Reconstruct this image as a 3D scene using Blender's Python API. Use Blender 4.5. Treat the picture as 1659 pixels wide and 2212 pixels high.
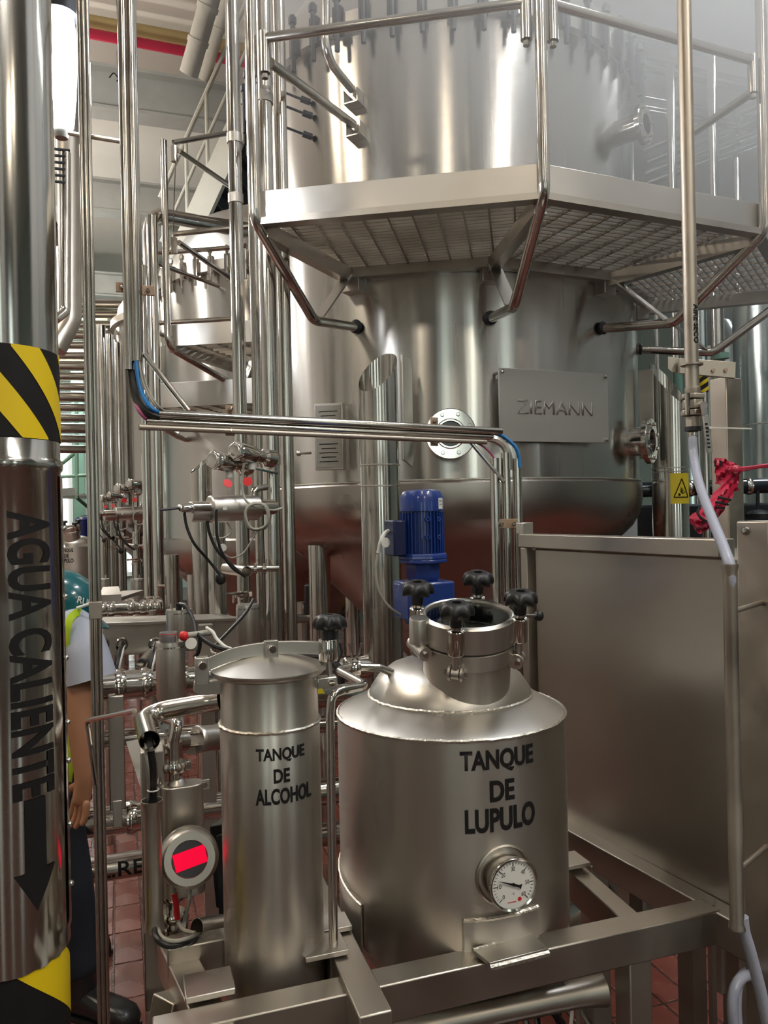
import bpy, bmesh, math, random
from mathutils import Vector, Matrix
random.seed(7)
SC = bpy.context.scene
for o in list(bpy.data.objects): bpy.data.objects.remove(o)
COL = SC.collection

# ---------------------------------------------------------------- camera
CAM_H, FPX, ROLL = 1.65, 1660.0, 0.021          # eye height, focal length in px of the 1659x2212 frame, roll
cam_d = bpy.data.cameras.new('camera'); cam = bpy.data.objects.new('camera', cam_d); COL.objects.link(cam)
cam_d.sensor_fit = 'VERTICAL'; cam_d.sensor_height = 36.0; cam_d.lens = 36.0*FPX/2212.0
cam_d.clip_start = 0.05; cam_d.clip_end = 200
CR = Vector((math.cos(ROLL), 0, -math.sin(ROLL))); CU = Vector((math.sin(ROLL), 0, math.cos(ROLL)))
cam.matrix_world = Matrix(((CR.x, CU.x, 0, 0), (CR.y, CU.y, -1, 0), (CR.z, CU.z, 0, CAM_H), (0, 0, 0, 1)))
SC.camera = cam

# ---------------------------------------------------------------- world, view
w = bpy.data.worlds.new('world'); SC.world = w; w.use_nodes = True
w.node_tree.nodes['Background'].inputs[0].default_value = (0.75, 0.85, 0.95, 1)
w.node_tree.nodes['Background'].inputs[1].default_value = 0.10
SC.view_settings.view_transform = 'Standard'; SC.view_settings.look = 'None'
SC.view_settings.gamma = 1.0; SC.view_settings.use_curve_mapping = False
SC.view_settings.exposure = -0.12
SC.cycles.use_denoising = True; SC.cycles.use_light_tree = False; SC.cycles.adaptive_threshold = 0.08; SC.cycles.adaptive_min_samples = 16
SC.cycles.max_bounces = 6; SC.cycles.glossy_bounces = 4; SC.cycles.diffuse_bounces = 3
SC.cycles.transmission_bounces = 4; SC.cycles.volume_bounces = 1; SC.cycles.caustics_reflective = False; SC.cycles.caustics_refractive = False
SC.cycles.sample_clamp_indirect = 4.0

# hall lighting: rows of ceiling luminaires (area lamps under the ceiling); the last one is added to light the steam
def ceil_lamp(x, y, z, sx, sy, power, col=(1, 0.95, 0.87), rot=0.0):
    l = bpy.data.lights.new('hall_lamp', 'AREA'); l.shape = 'RECTANGLE'; l.size = sx; l.size_y = sy
    l.energy = power; l.color = col
    o = bpy.data.objects.new('hall_lamp', l); COL.objects.link(o); o.location = (x, y, z); o.rotation_euler = (0, 0, rot)
    return o
WARM = (1, 0.86, 0.68); COOL = (0.88, 0.95, 1.0)
for (x, y, z, sx, sy, pw, c) in [
    (-3.2, 1.8, 5.4, 0.30, 1.5, 100, WARM), (2.7, -0.5, 5.4, 0.26, 1.5, 130, (1, 0.95, 0.88)), (0.2, -1.2, 5.4, 0.30, 1.5, 45, WARM),
    (-2.4, -4.6, 5.4, 0.30, 1.5, 70, WARM), (2.0, -4.8, 5.4, 0.30, 1.5, 70, WARM), (5.2, -1.6, 5.4, 0.30, 1.5, 60, WARM),
    (-3.0, 6.0, 5.4, 0.30, 1.5, 55, COOL), (-4.4, 10.0, 4.8, 0.6, 2.0, 180, WARM), (-5.6, 14.5, 5.0, 0.8, 2.0, 300, COOL),
    (3.6, 5.0, 5.6, 0.4, 1.6, 80, COOL), (5.0, 9.5, 5.2, 0.8, 2.0, 150, COOL), (1.9, 2.3, 5.7, 0.5, 0.9, 230, COOL)]:
    ceil_lamp(x, y, z, sx, sy, pw, c)
# point lights without fixtures, added in the left bay to brighten ceiling and beams
for (x, y, z, pw, c) in [(-4.3, 7.6, 4.8, 120, (1, 0.93, 0.84)), (-3.7, 5.6, 4.8, 110, (1, 0.93, 0.84)), (-5.2, 10.8, 4.6, 190, (1, 0.95, 0.9)), (-5.5, 4.5, 4.6, 90, (1, .95, .9))]:
    l = bpy.data.lights.new('bay_fill_light', 'POINT'); l.energy = pw; l.color = c; l.shadow_soft_size = 0.12
    o = bpy.data.objects.new('bay_fill_light', l); COL.objects.link(o); o.location = (x, y, z)

# ---------------------------------------------------------------- helpers
def P(u, v, d):
    """point seen at pixel (u, v) at distance d in front of the viewer (used to survey the place)"""
    x = (u-829.5)/FPX; y = -(v-1106)/FPX
    r = CR*x + CU*y
    return Vector((d*r.x, d, CAM_H + d*r.z))
def PZ(u, v, z):
    x = (u-829.5)/FPX; y = -(v-1106)/FPX
    r = CR*x + CU*y
    return P(u, v, (z-CAM_H)/r.z)
def at_z(p, z): return Vector((p.x, p.y, z))
Z = Vector((0, 0, 1))
def frame_of(t, up=None):
    t = t.normalized()
    if up is None: up = Z if abs(t.z) < 0.9 else Vector((1, 0, 0))
    n = (up - t*up.dot(t))
    if n.length < 1e-6: n = Vector((1, 0, 0)).cross(t)
    n.normalize()
    return t, n, t.cross(n)
def fillet(pts, r, n=5):
    pts = [Vector(p) for p in pts]
    if r <= 0 or len(pts) < 3: return pts
    out = [pts[0]]
    for i in range(1, len(pts)-1):
        a, b, c = pts[i-1], pts[i], pts[i+1]
        u = (a-b); v = (c-b); lu, lv = u.length, v.length
        u.normalize(); v.normalize()
        ang = u.angle(v, 0)
        if ang > 3.1 or ang < 0.05: out.append(b); continue
        k = min(r/math.tan(ang/2), lu*0.48, lv*0.48); rr = k*math.tan(ang/2)
        cen = b + (u+v).normalized()*(rr/math.sin(ang/2))
        p0, p1 = b+u*k, b+v*k
        d0, d1 = (p0-cen), (p1-cen)
        tot = d0.angle(d1, 0)
        for j in range(n+1):
            t = j/n
            s = math.sin(tot)
            q = (d0*(math.sin((1-t)*tot)/s) + d1*(math.sin(t*tot)/s)) if s > 1e-5 else d0.lerp(d1, t)
            out.append(cen+q)
    out.append(pts[-1])
    return out
def spline(pts, n=6):
    """smooth curve through points"""
    pts = [Vector(p) for p in pts]; q = [pts[0]*2-pts[1]] + pts + [pts[-1]*2-pts[-2]]; out = []
    for i in range(1, len(q)-2):
        a, b, c, d = q[i-1:i+3]
        for j in range(n):
            t = j/n
            out.append(0.5*((2*b)+(c-a)*t+(2*a-5*b+4*c-d)*t*t+(3*b-a-3*c+d)*t**3))
    out.append(pts[-1]); return out

class G:
    def __init__(s): s.v = []; s.f = []
    def add(s, vs, fs):
        k = len(s.v); s.v += [Vector(v) for v in vs]; s.f += [tuple(i+k for i in f) for f in fs]; return s
    def tube(s, pts, r, seg=12, cap=True, bend=0.0, hollow=0.0, radii=None):
        pts = fillet(pts, bend) if bend else [Vector(p) for p in pts]
        pp = [pts[0]]
        for p in pts[1:]:
            if (p-pp[-1]).length > 1e-5: pp.append(p)
        pts = pp; n = len(pts)
        rads = radii if radii and len(radii) == n else [r]*n
        tang = []
        for i in range(n):
            a = pts[max(i-1, 0)]; b = pts[min(i+1, n-1)]
            if 0 < i < n-1: t = (pts[i]-a).normalized()+(b-pts[i]).normalized()
            else: t = b-a
            tang.append(t.normalized() if t.length > 1e-9 else Z.copy())
        _, nn, _ = frame_of(tang[0])
        def rings(off):
            nonlocal_n = nn.copy(); vs = []
            m = nonlocal_n
            for i in range(n):
                t = tang[i]; m = m - t*m.dot(t)
                if m.length < 1e-6: m = frame_of(t)[1]
                m.normalize(); b = t.cross(m)
                sc = 1.0
                if 0 < i < n-1:
                    c = (pts[i]-pts[i-1]).normalized().dot(t); sc = 1/max(c, 0.5)
                for k in range(seg):
                    an = 2*math.pi*k/seg
                    vs.append(pts[i] + (m*math.cos(an)+b*math.sin(an))*(rads[i]-off))
            return vs
        o = rings(0); fs = []
        for i in range(n-1):
            for k in range(seg):
                k2 = (k+1) % seg
                fs.append((i*seg+k, i*seg+k2, (i+1)*seg+k2, (i+1)*seg+k))
        if hollow:
            inn = rings(hollow); off = len(o); vs = o+inn
            for i in range(n-1):
                for k in range(seg):
                    k2 = (k+1) % seg
                    fs.append((off+i*seg+k2, off+i*seg+k, off+(i+1)*seg+k, off+(i+1)*seg+k2))
            for k in range(seg):
                k2 = (k+1) % seg
                fs.append((k2, k, off+k, off+k2)); j = (n-1)*seg
                fs.append((j+k, j+k2, off+j+k2, off+j+k))
            return s.add(vs, fs)
        if cap:
            fs.append(tuple(range(seg-1, -1, -1))); fs.append(tuple((n-1)*seg+k for k in range(seg)))
        return s.add(o, fs)
    def cyl(s, p, q, r, seg=16, r2=None):
        return s.tube([p, q], r, seg, radii=[r, r if r2 is None else r2])
    def lathe(s, prof, org=(0, 0, 0), axis=Z, seg=32, ref=None, a0=0.0, a1=None, close=False):
        org = Vector(org); t, n, b = frame_of(Vector(axis), ref)
        full = a1 is None; a1 = 2*math.pi if full else a1
        m = seg if full else seg+1; vs = []; fs = []
        for (r, h) in prof:
            for k in range(m):
                an = a0+(a1-a0)*k/seg
                vs.append(org + t*h + (n*math.cos(an)+b*math.sin(an))*r)
        np_ = len(prof)
        for i in range(np_-1 if not close else np_):
            j = (i+1) % np_
            for k in range(seg):
                k2 = (k+1) % m if full else k+1
                fs.append((i*m+k, i*m+k2, j*m+k2, j*m+k))
        if full and not close:
            if prof[0][0] > 1e-6: fs.append(tuple(range(m-1, -1, -1)))
            if prof[-1][0] > 1e-6: fs.append(tuple((np_-1)*m+k for k in range(m)))
        return s.add(vs, fs)
    def box(s, c, sx, sy, sz, ax=None):
        c = Vector(c); a = ax or (Vector((1, 0, 0)), Vector((0, 1, 0)), Z)
        vs = [c + a[0]*(i*sx/2) + a[1]*(j*sy/2) + a[2]*(k*sz/2) for i in (-1, 1) for j in (-1, 1) for k in (-1, 1)]
        return s.add(vs, [(0, 1, 3, 2), (4, 6, 7, 5), (0, 4, 5, 1), (2, 3, 7, 6), (0, 2, 6, 4), (1, 5, 7, 3)])
    def beam(s, p, q, wdt, hgt, up=Z):
        p, q = Vector(p), Vector(q); t, n, b = frame_of(q-p, up)
        return s.box((p+q)/2, (q-p).length, wdt, hgt, (t, b, n))
    def prism(s, poly, vec):
        vec = Vector(vec); n = len(poly); vs = [Vector(p) for p in poly]+[Vector(p)+vec for p in poly]
        fs = [tuple(range(n-1, -1, -1)), tuple(range(n, 2*n))]
        for i in range(n): j = (i+1) % n; fs.append((i, j, n+j, n+i))
        return s.add(vs, fs)
    def ball(s, c, r, seg=12, sq=(1, 1, 1)):
        c = Vector(c); rings = seg//2; vs = []; fs = []
        for i in range(rings+1):
            th = math.pi*i/rings
            for k in range(seg):
                ph = 2*math.pi*k/seg
                vs.append(c+Vector((r*sq[0]*math.sin(th)*math.cos(ph), r*sq[1]*math.sin(th)*math.sin(ph), r*sq[2]*math.cos(th))))
        for i in range(rings):
            for k in range(seg):
                k2 = (k+1) % seg
                fs.append((i*seg+k, (i+1)*seg+k, (i+1)*seg+k2, i*seg+k2))
        return s.add(vs, fs)
    def torus(s, c, axis, R, r, seg=32, sseg=8, a0=0, a1=2*math.pi, ref=None):
        t, n, b = frame_of(Vector(axis), ref); c = Vector(c)
        full = abs(a1-a0-2*math.pi) < 1e-6
        pts = [c+(n*math.cos(a0+(a1-a0)*k/seg)+b*math.sin(a0+(a1-a0)*k/seg))*R for k in range(seg+1)]
        return s.tube(pts, r, sseg, cap=not full)
    def build(s, name, m, parent=None, bevel=0.0, sharp=35, kind=None):
        org = ORG.get(parent.name, Vector((0, 0, 0))) if parent else Vector((0, 0, 0))
        me = bpy.data.meshes.new(name)
        me.from_pydata([tuple(v-org) for v in s.v], [], s.f); me.validate(clean_customdata=False)
        bm = bmesh.new(); bm.from_mesh(me); bmesh.ops.recalc_face_normals(bm, faces=bm.faces); bm.to_mesh(me); bm.free()
        me.polygons.foreach_set('use_smooth', [True]*len(me.polygons))
        me.set_sharp_from_angle(angle=math.radians(sharp))
        me.materials.append(m)
        o = bpy.data.objects.new(name, me); COL.objects.link(o)
        if parent: o.parent = parent
        ORG[o.name] = org
        if bevel:
            b = o.modifiers.new('edge', 'BEVEL'); b.width = bevel; b.segments = 2; b.limit_method = 'ANGLE'; b.angle_limit = math.radians(50)
        if kind: o['kind'] = kind
        return o
ORG = {}
def thing(name, label, cat, loc=(0, 0, 0), group=None):
    o = bpy.data.objects.new(name, None); COL.objects.link(o); o.location = loc; o.empty_display_size = 0.1
    o['label'] = label; o['category'] = cat
    if group: o['group'] = group
    ORG[o.name] = Vector(loc)
    return o
def tag(o, label, cat, group=None):
    o['label'] = label; o['category'] = cat
    if group: o['group'] = group
    return o
def struct(o): o['kind'] = 'structure'; return o
def reparent_origin(o, loc):
    """move a single-mesh thing's origin to loc"""
    loc = Vector(loc)
    for v in o.data.vertices: v.co -= loc
    o.location = loc; ORG[o.name] = loc; return o
def copy_tree(o, delta, parent=None):
    c = o.copy(); COL.objects.link(c)
    if parent: c.parent = parent
    else: c.location = o.location + Vector(delta)
    ORG[c.name] = ORG.get(o.name, Vector()) + Vector(delta)
    for ch in o.children: copy_tree(ch, delta, c)
    return c

# ---------------------------------------------------------------- materials
ROT = 0.25
def mat(name, col, rough=0.5, metal=0.0, var=0.08, nscale=6.0, stretch=(1, 1, 1), rvar=0.0, bump=0.0, bscale=None, aniso=0.0,
        col2=None, emis=None, estr=0.0, trans=0.0, alpha=1.0, ior=1.45, coat=0.0, spec=0.5, detail=4.0):
    m = bpy.data.materials.new(name); m.use_nodes = True; nt = m.node_tree; N = nt.nodes; L = nt.links
    b = N['Principled BSDF']
    b.inputs['Metallic'].default_value = metal; b.inputs['Roughness'].default_value = rough
    b.inputs['IOR'].default_value = ior; b.inputs['Transmission Weight'].default_value = trans; b.inputs['Alpha'].default_value = alpha
    b.inputs['Coat Weight'].default_value = coat; b.inputs['Specular IOR Level'].default_value = spec
    tc = N.new('ShaderNodeTexCoord'); mp = N.new('ShaderNodeMapping'); mp.inputs['Scale'].default_value = stretch
    L.new(tc.outputs['Object'], mp.inputs['Vector'])
    no = N.new('ShaderNodeTexNoise'); no.inputs['Scale'].default_value = nscale; no.inputs['Detail'].default_value = detail
    L.new(mp.outputs['Vector'], no.inputs['Vector'])
    mx = N.new('ShaderNodeMix'); mx.data_type = 'RGBA'
    c2 = col2 or tuple(max(0, c*(1-var*2)) for c in col)
    c1 = col if col2 else tuple(min(1, c*(1+var)) for c in col)
    mx.inputs['A'].default_value = (*c2, 1); mx.inputs['B'].default_value = (*c1, 1)
    L.new(no.outputs['Fac'], mx.inputs['Factor']); L.new(mx.outputs['Result'], b.inputs['Base Color'])
    if rvar:
        mr = N.new('ShaderNodeMapRange'); mr.inputs['From Min'].default_value = 0.3; mr.inputs['From Max'].default_value = 0.7
        mr.inputs['To Min'].default_value = max(0.02, rough-rvar); mr.inputs['To Max'].default_value = rough+rvar
        L.new(no.outputs['Fac'], mr.inputs['Value']); L.new(mr.outputs['Result'], b.inputs['Roughness'])
    if bump:
        nb = N.new('ShaderNodeTexNoise'); nb.inputs['Scale'].default_value = bscale or nscale*3; nb.inputs['Detail'].default_value = 3
        L.new(mp.outputs['Vector'], nb.inputs['Vector'])
        bu = N.new('ShaderNodeBump'); bu.inputs['Strength'].default_value = bump; bu.inputs['Distance'].default_value = 0.004
        L.new(nb.outputs['Fac'], bu.inputs['Height']); L.new(bu.outputs['Normal'], b.inputs['Normal'])
    if aniso:
        b.inputs['Anisotropic'].default_value = aniso
        tg = N.new('ShaderNodeTangent'); tg.direction_type = 'RADIAL'; tg.axis = 'Z'; L.new(tg.outputs['Tangent'], b.inputs['Tangent'])
        b.inputs['Anisotropic Rotation'].default_value = ROT
    if emis:
        b.inputs['Emission Color'].default_value = (*emis, 1); b.inputs['Emission Strength'].default_value = estr
    return m
STEEL_C = (0.60, 0.575, 0.535)
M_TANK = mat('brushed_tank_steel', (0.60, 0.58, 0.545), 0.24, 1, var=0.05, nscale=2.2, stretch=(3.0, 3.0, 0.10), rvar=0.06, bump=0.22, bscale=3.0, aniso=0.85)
M_TANK_SHADE = mat('shaded_cone_steel', (0.46, 0.42, 0.385), 0.30, 1, var=0.06, nscale=3, rvar=0.05, bump=0.06, bscale=3)  # same steel as the shell, with the shade below darkened into its colour
M_SATIN = mat('satin_steel', STEEL_C, 0.36, 1, var=0.06, nscale=5, rvar=0.07, bump=0.02, bscale=40)
M_SATINB = mat('satin_tank_steel', (0.60, 0.565, 0.515), 0.40, 1, var=0.08, nscale=3, stretch=(1, 1, 0.4), rvar=0.07, bump=0.02, bscale=30, aniso=0.5)
M_POL = mat('polished_steel', (0.68, 0.66, 0.62), 0.10, 1, var=0.05, nscale=7, rvar=0.04, bump=0.03, bscale=5)
M_JACKET = mat('polished_jacket_steel', (0.66, 0.64, 0.60), 0.13, 1, var=0.04, nscale=5, stretch=(1, 1, 0.3), rvar=0.04, bump=0.10, bscale=3.0)
M_PIPE = mat('pipe_steel', (0.62, 0.59, 0.545), 0.17, 1, var=0.07, nscale=8, rvar=0.06)
M_FRAME = mat('frame_steel', (0.50, 0.465, 0.415), 0.38, 1, var=0.10, nscale=6, rvar=0.08, bump=0.03, bscale=25)
M_OLD = mat('stained_steel', (0.48, 0.43, 0.37), 0.45, 1, var=0.14, nscale=9, rvar=0.10, bump=0.04, bscale=25)
M_DULL = mat('dull_plate_steel', (0.47, 0.46, 0.43), 0.52, 0.9, var=0.05, nscale=4, stretch=(1, 1, 3), rvar=0.04)
M_WELD = mat('weld_bead', (0.72, 0.69, 0.62), 0.35, 1, var=0.15, nscale=120, bump=0.6, bscale=160)
M_RUST = mat('rusty_bracket', (0.33, 0.17, 0.085), 0.65, 0.5, nscale=60, col2=(0.50, 0.42, 0.34), bump=0.2, bscale=120)
M_BLACKP = mat('black_plastic', (0.016, 0.016, 0.017), 0.42, 0, var=0.2, nscale=20, bump=0.08, bscale=140)
M_RUBBER = mat('black_rubber', (0.014, 0.014, 0.015), 0.38, 0, var=0.2, nscale=25)
M_LETTER = mat('black_vinyl', (0.012, 0.011, 0.011), 0.65, 0, var=0.2, nscale=30, spec=0.3)
M_BLUE = mat('blue_motor_paint', (0.010, 0.040, 0.23), 0.30, 0, var=0.15, nscale=14, coat=0.5, bump=0.05, bscale=80)
M_DKBLUE = mat('dark_blue_paint', (0.010, 0.018, 0.10), 0.4, 0, var=0.2, nscale=14)
M_GREYC = mat('grey_cable', (0.36, 0.35, 0.30), 0.55, 0, var=0.1, nscale=30)
M_BLUEC = mat('blue_cable', (0.02, 0.20, 0.55), 0.45, 0, var=0.1, nscale=30)
M_MAGC = mat('magenta_cable', (0.45, 0.10, 0.24), 0.5, 0, var=0.1, nscale=30)
M_WHITE = mat('white_plastic', (0.72, 0.72, 0.68), 0.5, 0, var=0.06, nscale=20)
M_RED = mat('red_tag_plastic', (0.70, 0.025, 0.03), 0.45, 0, var=0.1, nscale=20)
M_CREAM = mat('cream_painted_steel', (0.60, 0.57, 0.48), 0.6, 0, var=0.10, nscale=3, bump=0.03, bscale=20)
M_BEAM = mat('grey_painted_beam', (0.52, 0.53, 0.50), 0.55, 0, var=0.12, nscale=4, bump=0.03, bscale=20)
M_CEIL = mat('beige_ceiling', (0.74, 0.69, 0.62), 0.85, 0, var=0.06, nscale=1.2)
M_DARK = mat('dark_steel', (0.055, 0.058, 0.065), 0.5, 0.6, var=0.2, nscale=6)
M_TILE = mat('red_clay_tile', (0.20, 0.056, 0.038), 0.24, 0, nscale=7, col2=(0.12, 0.036, 0.028), rvar=0.14, bump=0.30, bscale=9, spec=0.42)
M_GROUT = mat('dark_wet_grout', (0.060, 0.030, 0.024), 0.20, 0, var=0.3, nscale=20, bump=0.2, bscale=40)
M_YEL = mat('yellow_tape', (0.84, 0.60, 0.012), 0.45, 0, var=0.05, nscale=10)
M_LAMP = mat('lamp_glow', (1, 1, 1), 0.4, 0, emis=(0.93, 0.96, 1.0), estr=30)
# ================================================================= the hall
YAW = math.radians(19)
E1 = Vector((math.cos(YAW), math.sin(YAW), 0)); E2 = Vector((-math.sin(YAW), math.cos(YAW), 0))
STEP = Vector((-1.25, 2.45, 0))                      # from one vessel of the row to the next
AX = (E1, E2, Z)

# floor: clay tiles laid in wet grout, 300 nearest ones as objects, the rest as one part
floor = struct(G().box((-1, 7, -0.04), 30, 36, 0.08, AX).build('floor', M_GROUT))
floor_org = Vector((0, 0, 0))
TW, TL, GAP = 0.108, 0.223, 0.006
tile_me = None
cells = []
for i in range(-75, 46):
    for j in range(4, 66):
        sh = 0.0
        c = E1*(i*TW + sh) + E2*(j*TL)
        if c.y < 2.2: continue
        u = 829.5 + FPX*c.x/c.y; v = 1106 + FPX*CAM_H/c.y
        vis = (-40 < u < 1700) and v < 2330
        cells.append((0 if vis else 1, c.y, c))
cells.sort(key=lambda t: (t[0], t[1]))
# tiles in view: left gap behind the skid and the strip under the frame on the right side
def in_gap(c):
    u = 829.5 + FPX*c.x/c.y
    return (140 < u < 760) or (u > 1080)
front = [t for t in cells if t[0] == 0 and in_gap(t[2])][:300]
fs = set(id(t) for t in front)
rest = G()
def tile_verts(c, dz):
    return c + Z*dz
for k, t in enumerate(front):
    c = t[2]
    if tile_me is None:
        o = G().box((0, 0, -0.006), TW-GAP, TL-GAP, 0.016, AX).build('tile', M_TILE, floor, bevel=0.0025); tile_me = o.data
        first_tile = o
    else:
        o = bpy.data.objects.new('tile', tile_me); COL.objects.link(o); o.parent = floor
        b_ = o.modifiers.new('edge', 'BEVEL'); b_.width = 0.0025; b_.segments = 1
    o.location = c + Z*random.uniform(-0.0012, 0.0012)
    o.rotation_euler = (random.uniform(-.006, .006), random.uniform(-.006, .006), 0)
for t in cells:
    if id(t) in fs or t[0] == 1 and t[1] > 9: continue
    if t[1] > 11: continue
    c = t[2]; rest.box(c - Z*0.006, TW-GAP, TL-GAP, 0.016, AX)
rest.build('tile_field', M_TILE, floor, kind='stuff')

# walls, ceiling
M_WALLW = mat('white_hall_wall', (0.62, 0.62, 0.58), 0.8, 0, var=0.08, nscale=0.8)
M_WALLG = mat('mint_hall_wall', (0.33, 0.39, 0.35), 0.75, 0, var=0.10, nscale=1.0)
M_WALLD = mat('dim_hall_wall', (0.22, 0.22, 0.21), 0.8, 0, var=0.15, nscale=0.7)
M_WIN = mat('daylight_pane', (0.9, 0.97, 0.95), 0.3, 0, emis=(0.86, 1.0, 0.94), estr=2.2)
struct(G().box((-1, 19.2, 3.3), 24, 0.2, 6.8, AX).build('wall_back', M_WALLG))
struct(G().box((-9.5, 6, 3.3), 0.2, 34, 6.8, AX).build('wall_left', M_WALLW))
struct(G().box((10.5, 6, 3.3), 0.2, 34, 6.8, AX).build('wall_right', M_WALLG))
struct(G().box((1.5, -8.5, 3.3), 26, 0.2, 6.8, AX).build('wall_rear', M_WALLD))
struct(G().box((-0.5, 6, 6.75), 26, 36, 0.2, AX).build('ceiling', M_CEIL))
# windows of the far wall
for k, (s0, wdt, z0, z1) in enumerate([(-8.6, 1.3, 0.6, 3.0), (-6.9, 1.1, 1.0, 3.4), (-5.3, 0.9, 0.4, 3.4), (2.5, 1.5, 1.0, 3.6)]):
    c = Vector((-1, 19.2, 0)) + E1*s0 - E2*0.13
    wn = struct(G().box(c+Z*(z0+z1)/2, wdt+.16, 0.06, z1-z0+.16, AX).build('window_%d' % (k+1), M_WHITE))
    nx = 3
    for i in range(nx):
        G().box(c+E1*((i-1)*wdt/nx)-E2*0.04+Z*(z0+z1)/2, wdt/nx-0.05, 0.03, z1-z0-0.04, AX).build('pane', M_WIN, wn)
# unseen glowing windows added behind the viewer for soft fill and vessel streaks
for k, s0 in enumerate((-9.5, -6.0, -2.2, 1.2, 5.0, 8.6)):
    c = Vector((1.5, -8.5, 0)) + E1*s0 + E2*0.14
    wn = struct(G().box(c+Z*3.2, 1.3, 0.06, 4.2, AX).build('window_%d' % (k+10), M_WHITE))
    for i in range(2):
        G().box(c+E1*((i-0.5)*0.62)+E2*0.04+Z*3.2, 0.54, 0.03, 4.0, AX).build('pane', M_WIN, wn)

# dark pillars added unseen behind the viewer, to band the steel reflections
for k, x in enumerate((-4.6, -1.7, 0.55, 2.9, 5.6)):
    struct(G().box(Vector((0, -3.2, 3.35))+E1*x, 0.55, 0.55, 6.7, AX).build('reflection_pillar_%d' % (k+1), M_WALLD, bevel=.02))
# ceiling beams (painted I-beams)
def ibeam(name, p, q, h, wdt, m):
    g = G(); t = 0.03
    g.beam(p+Z*(h-t/2), q+Z*(h-t/2), wdt, t); g.beam(p+Z*t/2, q+Z*t/2, wdt, t); g.beam(p+Z*h/2, q+Z*h/2, 0.03, h-2*t)
    return struct(g.build(name, m))
for k, (u, v, l0, l1) in enumerate([(340, 262, 2.6, 4.0), (320, 472, 4.0, 5.5), (260, 645, 4.0, 6.0)]):
    c = PZ(u, v, 5.5)
    ibeam('trim_%d' % (k+1), c-E1*l0, c+E1*l1, 0.42, 0.24, M_BEAM)
for k, (x, y) in enumerate([(-2, 1.0), (-2, -2.0), (-2, -5.0)]):
    c = Vector((x, y, 5.75)); ibeam('trim_%d' % (k+4), c-E1*8, c+E1*10, 0.42, 0.24, M_BEAM)
M_GREENP = mat('mint_painted_steel', (0.16, 0.30, 0.22), 0.55, 0, var=0.15, nscale=4)
for k, (u, d, wd) in enumerate([(300, 12.5, 0.25), (172, 15.0, 0.22)]):
    c = P(u, 1116, d); struct(G().box((c.x, c.y, 3.3), wd, wd, 6.6, AX).build('trim_%d' % (k+8), M_GREENP, bevel=0.01))

# overhead pipes
def straight_pipe(name, label, cat, p, q, r, m, group=None, seg=16, hoops=0, hm=None):
    t = thing(name, label, cat, p, group)
    G().tube([p, q], r, seg).build('pipe_run', m, t)
    for i in range(hoops):
        c = Vector(p).lerp(Vector(q), (i+1)/(hoops+1)); ax = (Vector(q)-Vector(p)).normalized()
        G().lathe([(r+.001, -.02), (r*1.12, -.02), (r*1.12, .02), (r+.001, .02)], c, ax, seg).build('clamp_ring', hm or m, t)
    return t
M_REDP = mat('red_fire_pipe', (0.50, 0.02, 0.06), 0.5, 0, nscale=4)
M_YELP = mat('ochre_pipe', (0.50, 0.38, 0.17), 0.6, 0, nscale=4)
a = PZ(150, 58, 6.25); b = PZ(500, 139, 6.25)
straight_pipe('overhead_pipe', 'red painted pipe running under the beige ceiling', 'pipe', a-E1*1.5, b+E1*2.5, 0.048, M_REDP, hoops=3)
a = PZ(150, 36, 6.45); b = PZ(500, 108, 6.45)
straight_pipe('overhead_duct', 'ochre flat duct under the ceiling above the red pipe', 'pipe', a-E1*1.5, b+E1*2.5, 0.065, M_YELP, hoops=3)
M_INSUL = mat('cream_pipe_insulation', (0.66, 0.62, 0.54), 0.8, 0, var=0.12, nscale=6, bump=0.15, bscale=20)
straight_pipe('insulated_pipe', 'cream insulated pipe stub hanging from the ceiling', 'pipe', P(408, 160, 6.6), P(470, -60, 6.2), 0.080, M_INSUL, hoops=2)
straight_pipe('insulated_pipe', 'shorter cream insulated pipe behind the stair handrails', 'pipe', P(440, 170, 7.3), P(505, -60, 6.7), 0.060, M_INSUL, hoops=1)
t = thing('hanging_wire', 'thin wire hanging from the ceiling above the upper beam', 'wire', P(254, 170, 6.8))
G().tube(spline([P(252, -10, 6.8), P(255, 60, 6.8), P(254, 120, 6.8), P(256, 166, 6.8)]), 0.006, 6).build('wire_run', M_RUBBER, t)
G().tube(spline([P(236, 168, 6.8), P(246, 158, 6.8), P(258, 170, 6.8), P(266, 160, 6.8), P(252, 176, 6.8)]), 0.006, 6).build('wire_knot', M_RUBBER, t)

# stair behind the ladder rails
st = thing('stair', 'steel stair with cream stringers climbing towards the upper floor', 'stair', at_z(P(330, 700, 7.6), 0))
s0, s1 = P(350, 640, 7.4), P(620, 40, 7.0)
off = Vector((0.10, 0.75, 0))
dv = (s1-s0).normalized()
for k in (0, 1): G().beam(s0+off*k, s1+off*k, 0.05, 0.24, up=Z).build('stringer', M_CREAM, st)
for i in range(16):
    c = s0.lerp(s1, (i+.5)/16) + off*0.5
    G().box(c, 0.26, 0.72, 0.03, (Vector((1, 0, 0)), off.normalized(), Z)).build('tread', M_DARK, st)
for k in (0, 1):
    up = Z*0.95
    G().tube([s0+off*k+up, s1+off*k+up], 0.022, 8).build('handrail', M_CREAM, st)
    G().tube([s0+off*k+up*.55, s1+off*k+up*.55], 0.016, 8).build('handrail', M_CREAM, st)
    for i in range(6):
        c = s0.lerp(s1, (i+.3)/6)+off*k
        G().tube([c, c+up], 0.018, 8).build('baluster', M_CREAM, st)
G().beam(s0+off*.5-Z*.12, s1+off*.5-Z*.12, 0.70, 0.02, up=Z).build('soffit', M_DARK, st)
G().tube([at_z(s0, 0), s0], 0.05, 8).build('stair_post', M_CREAM, st)

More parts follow.
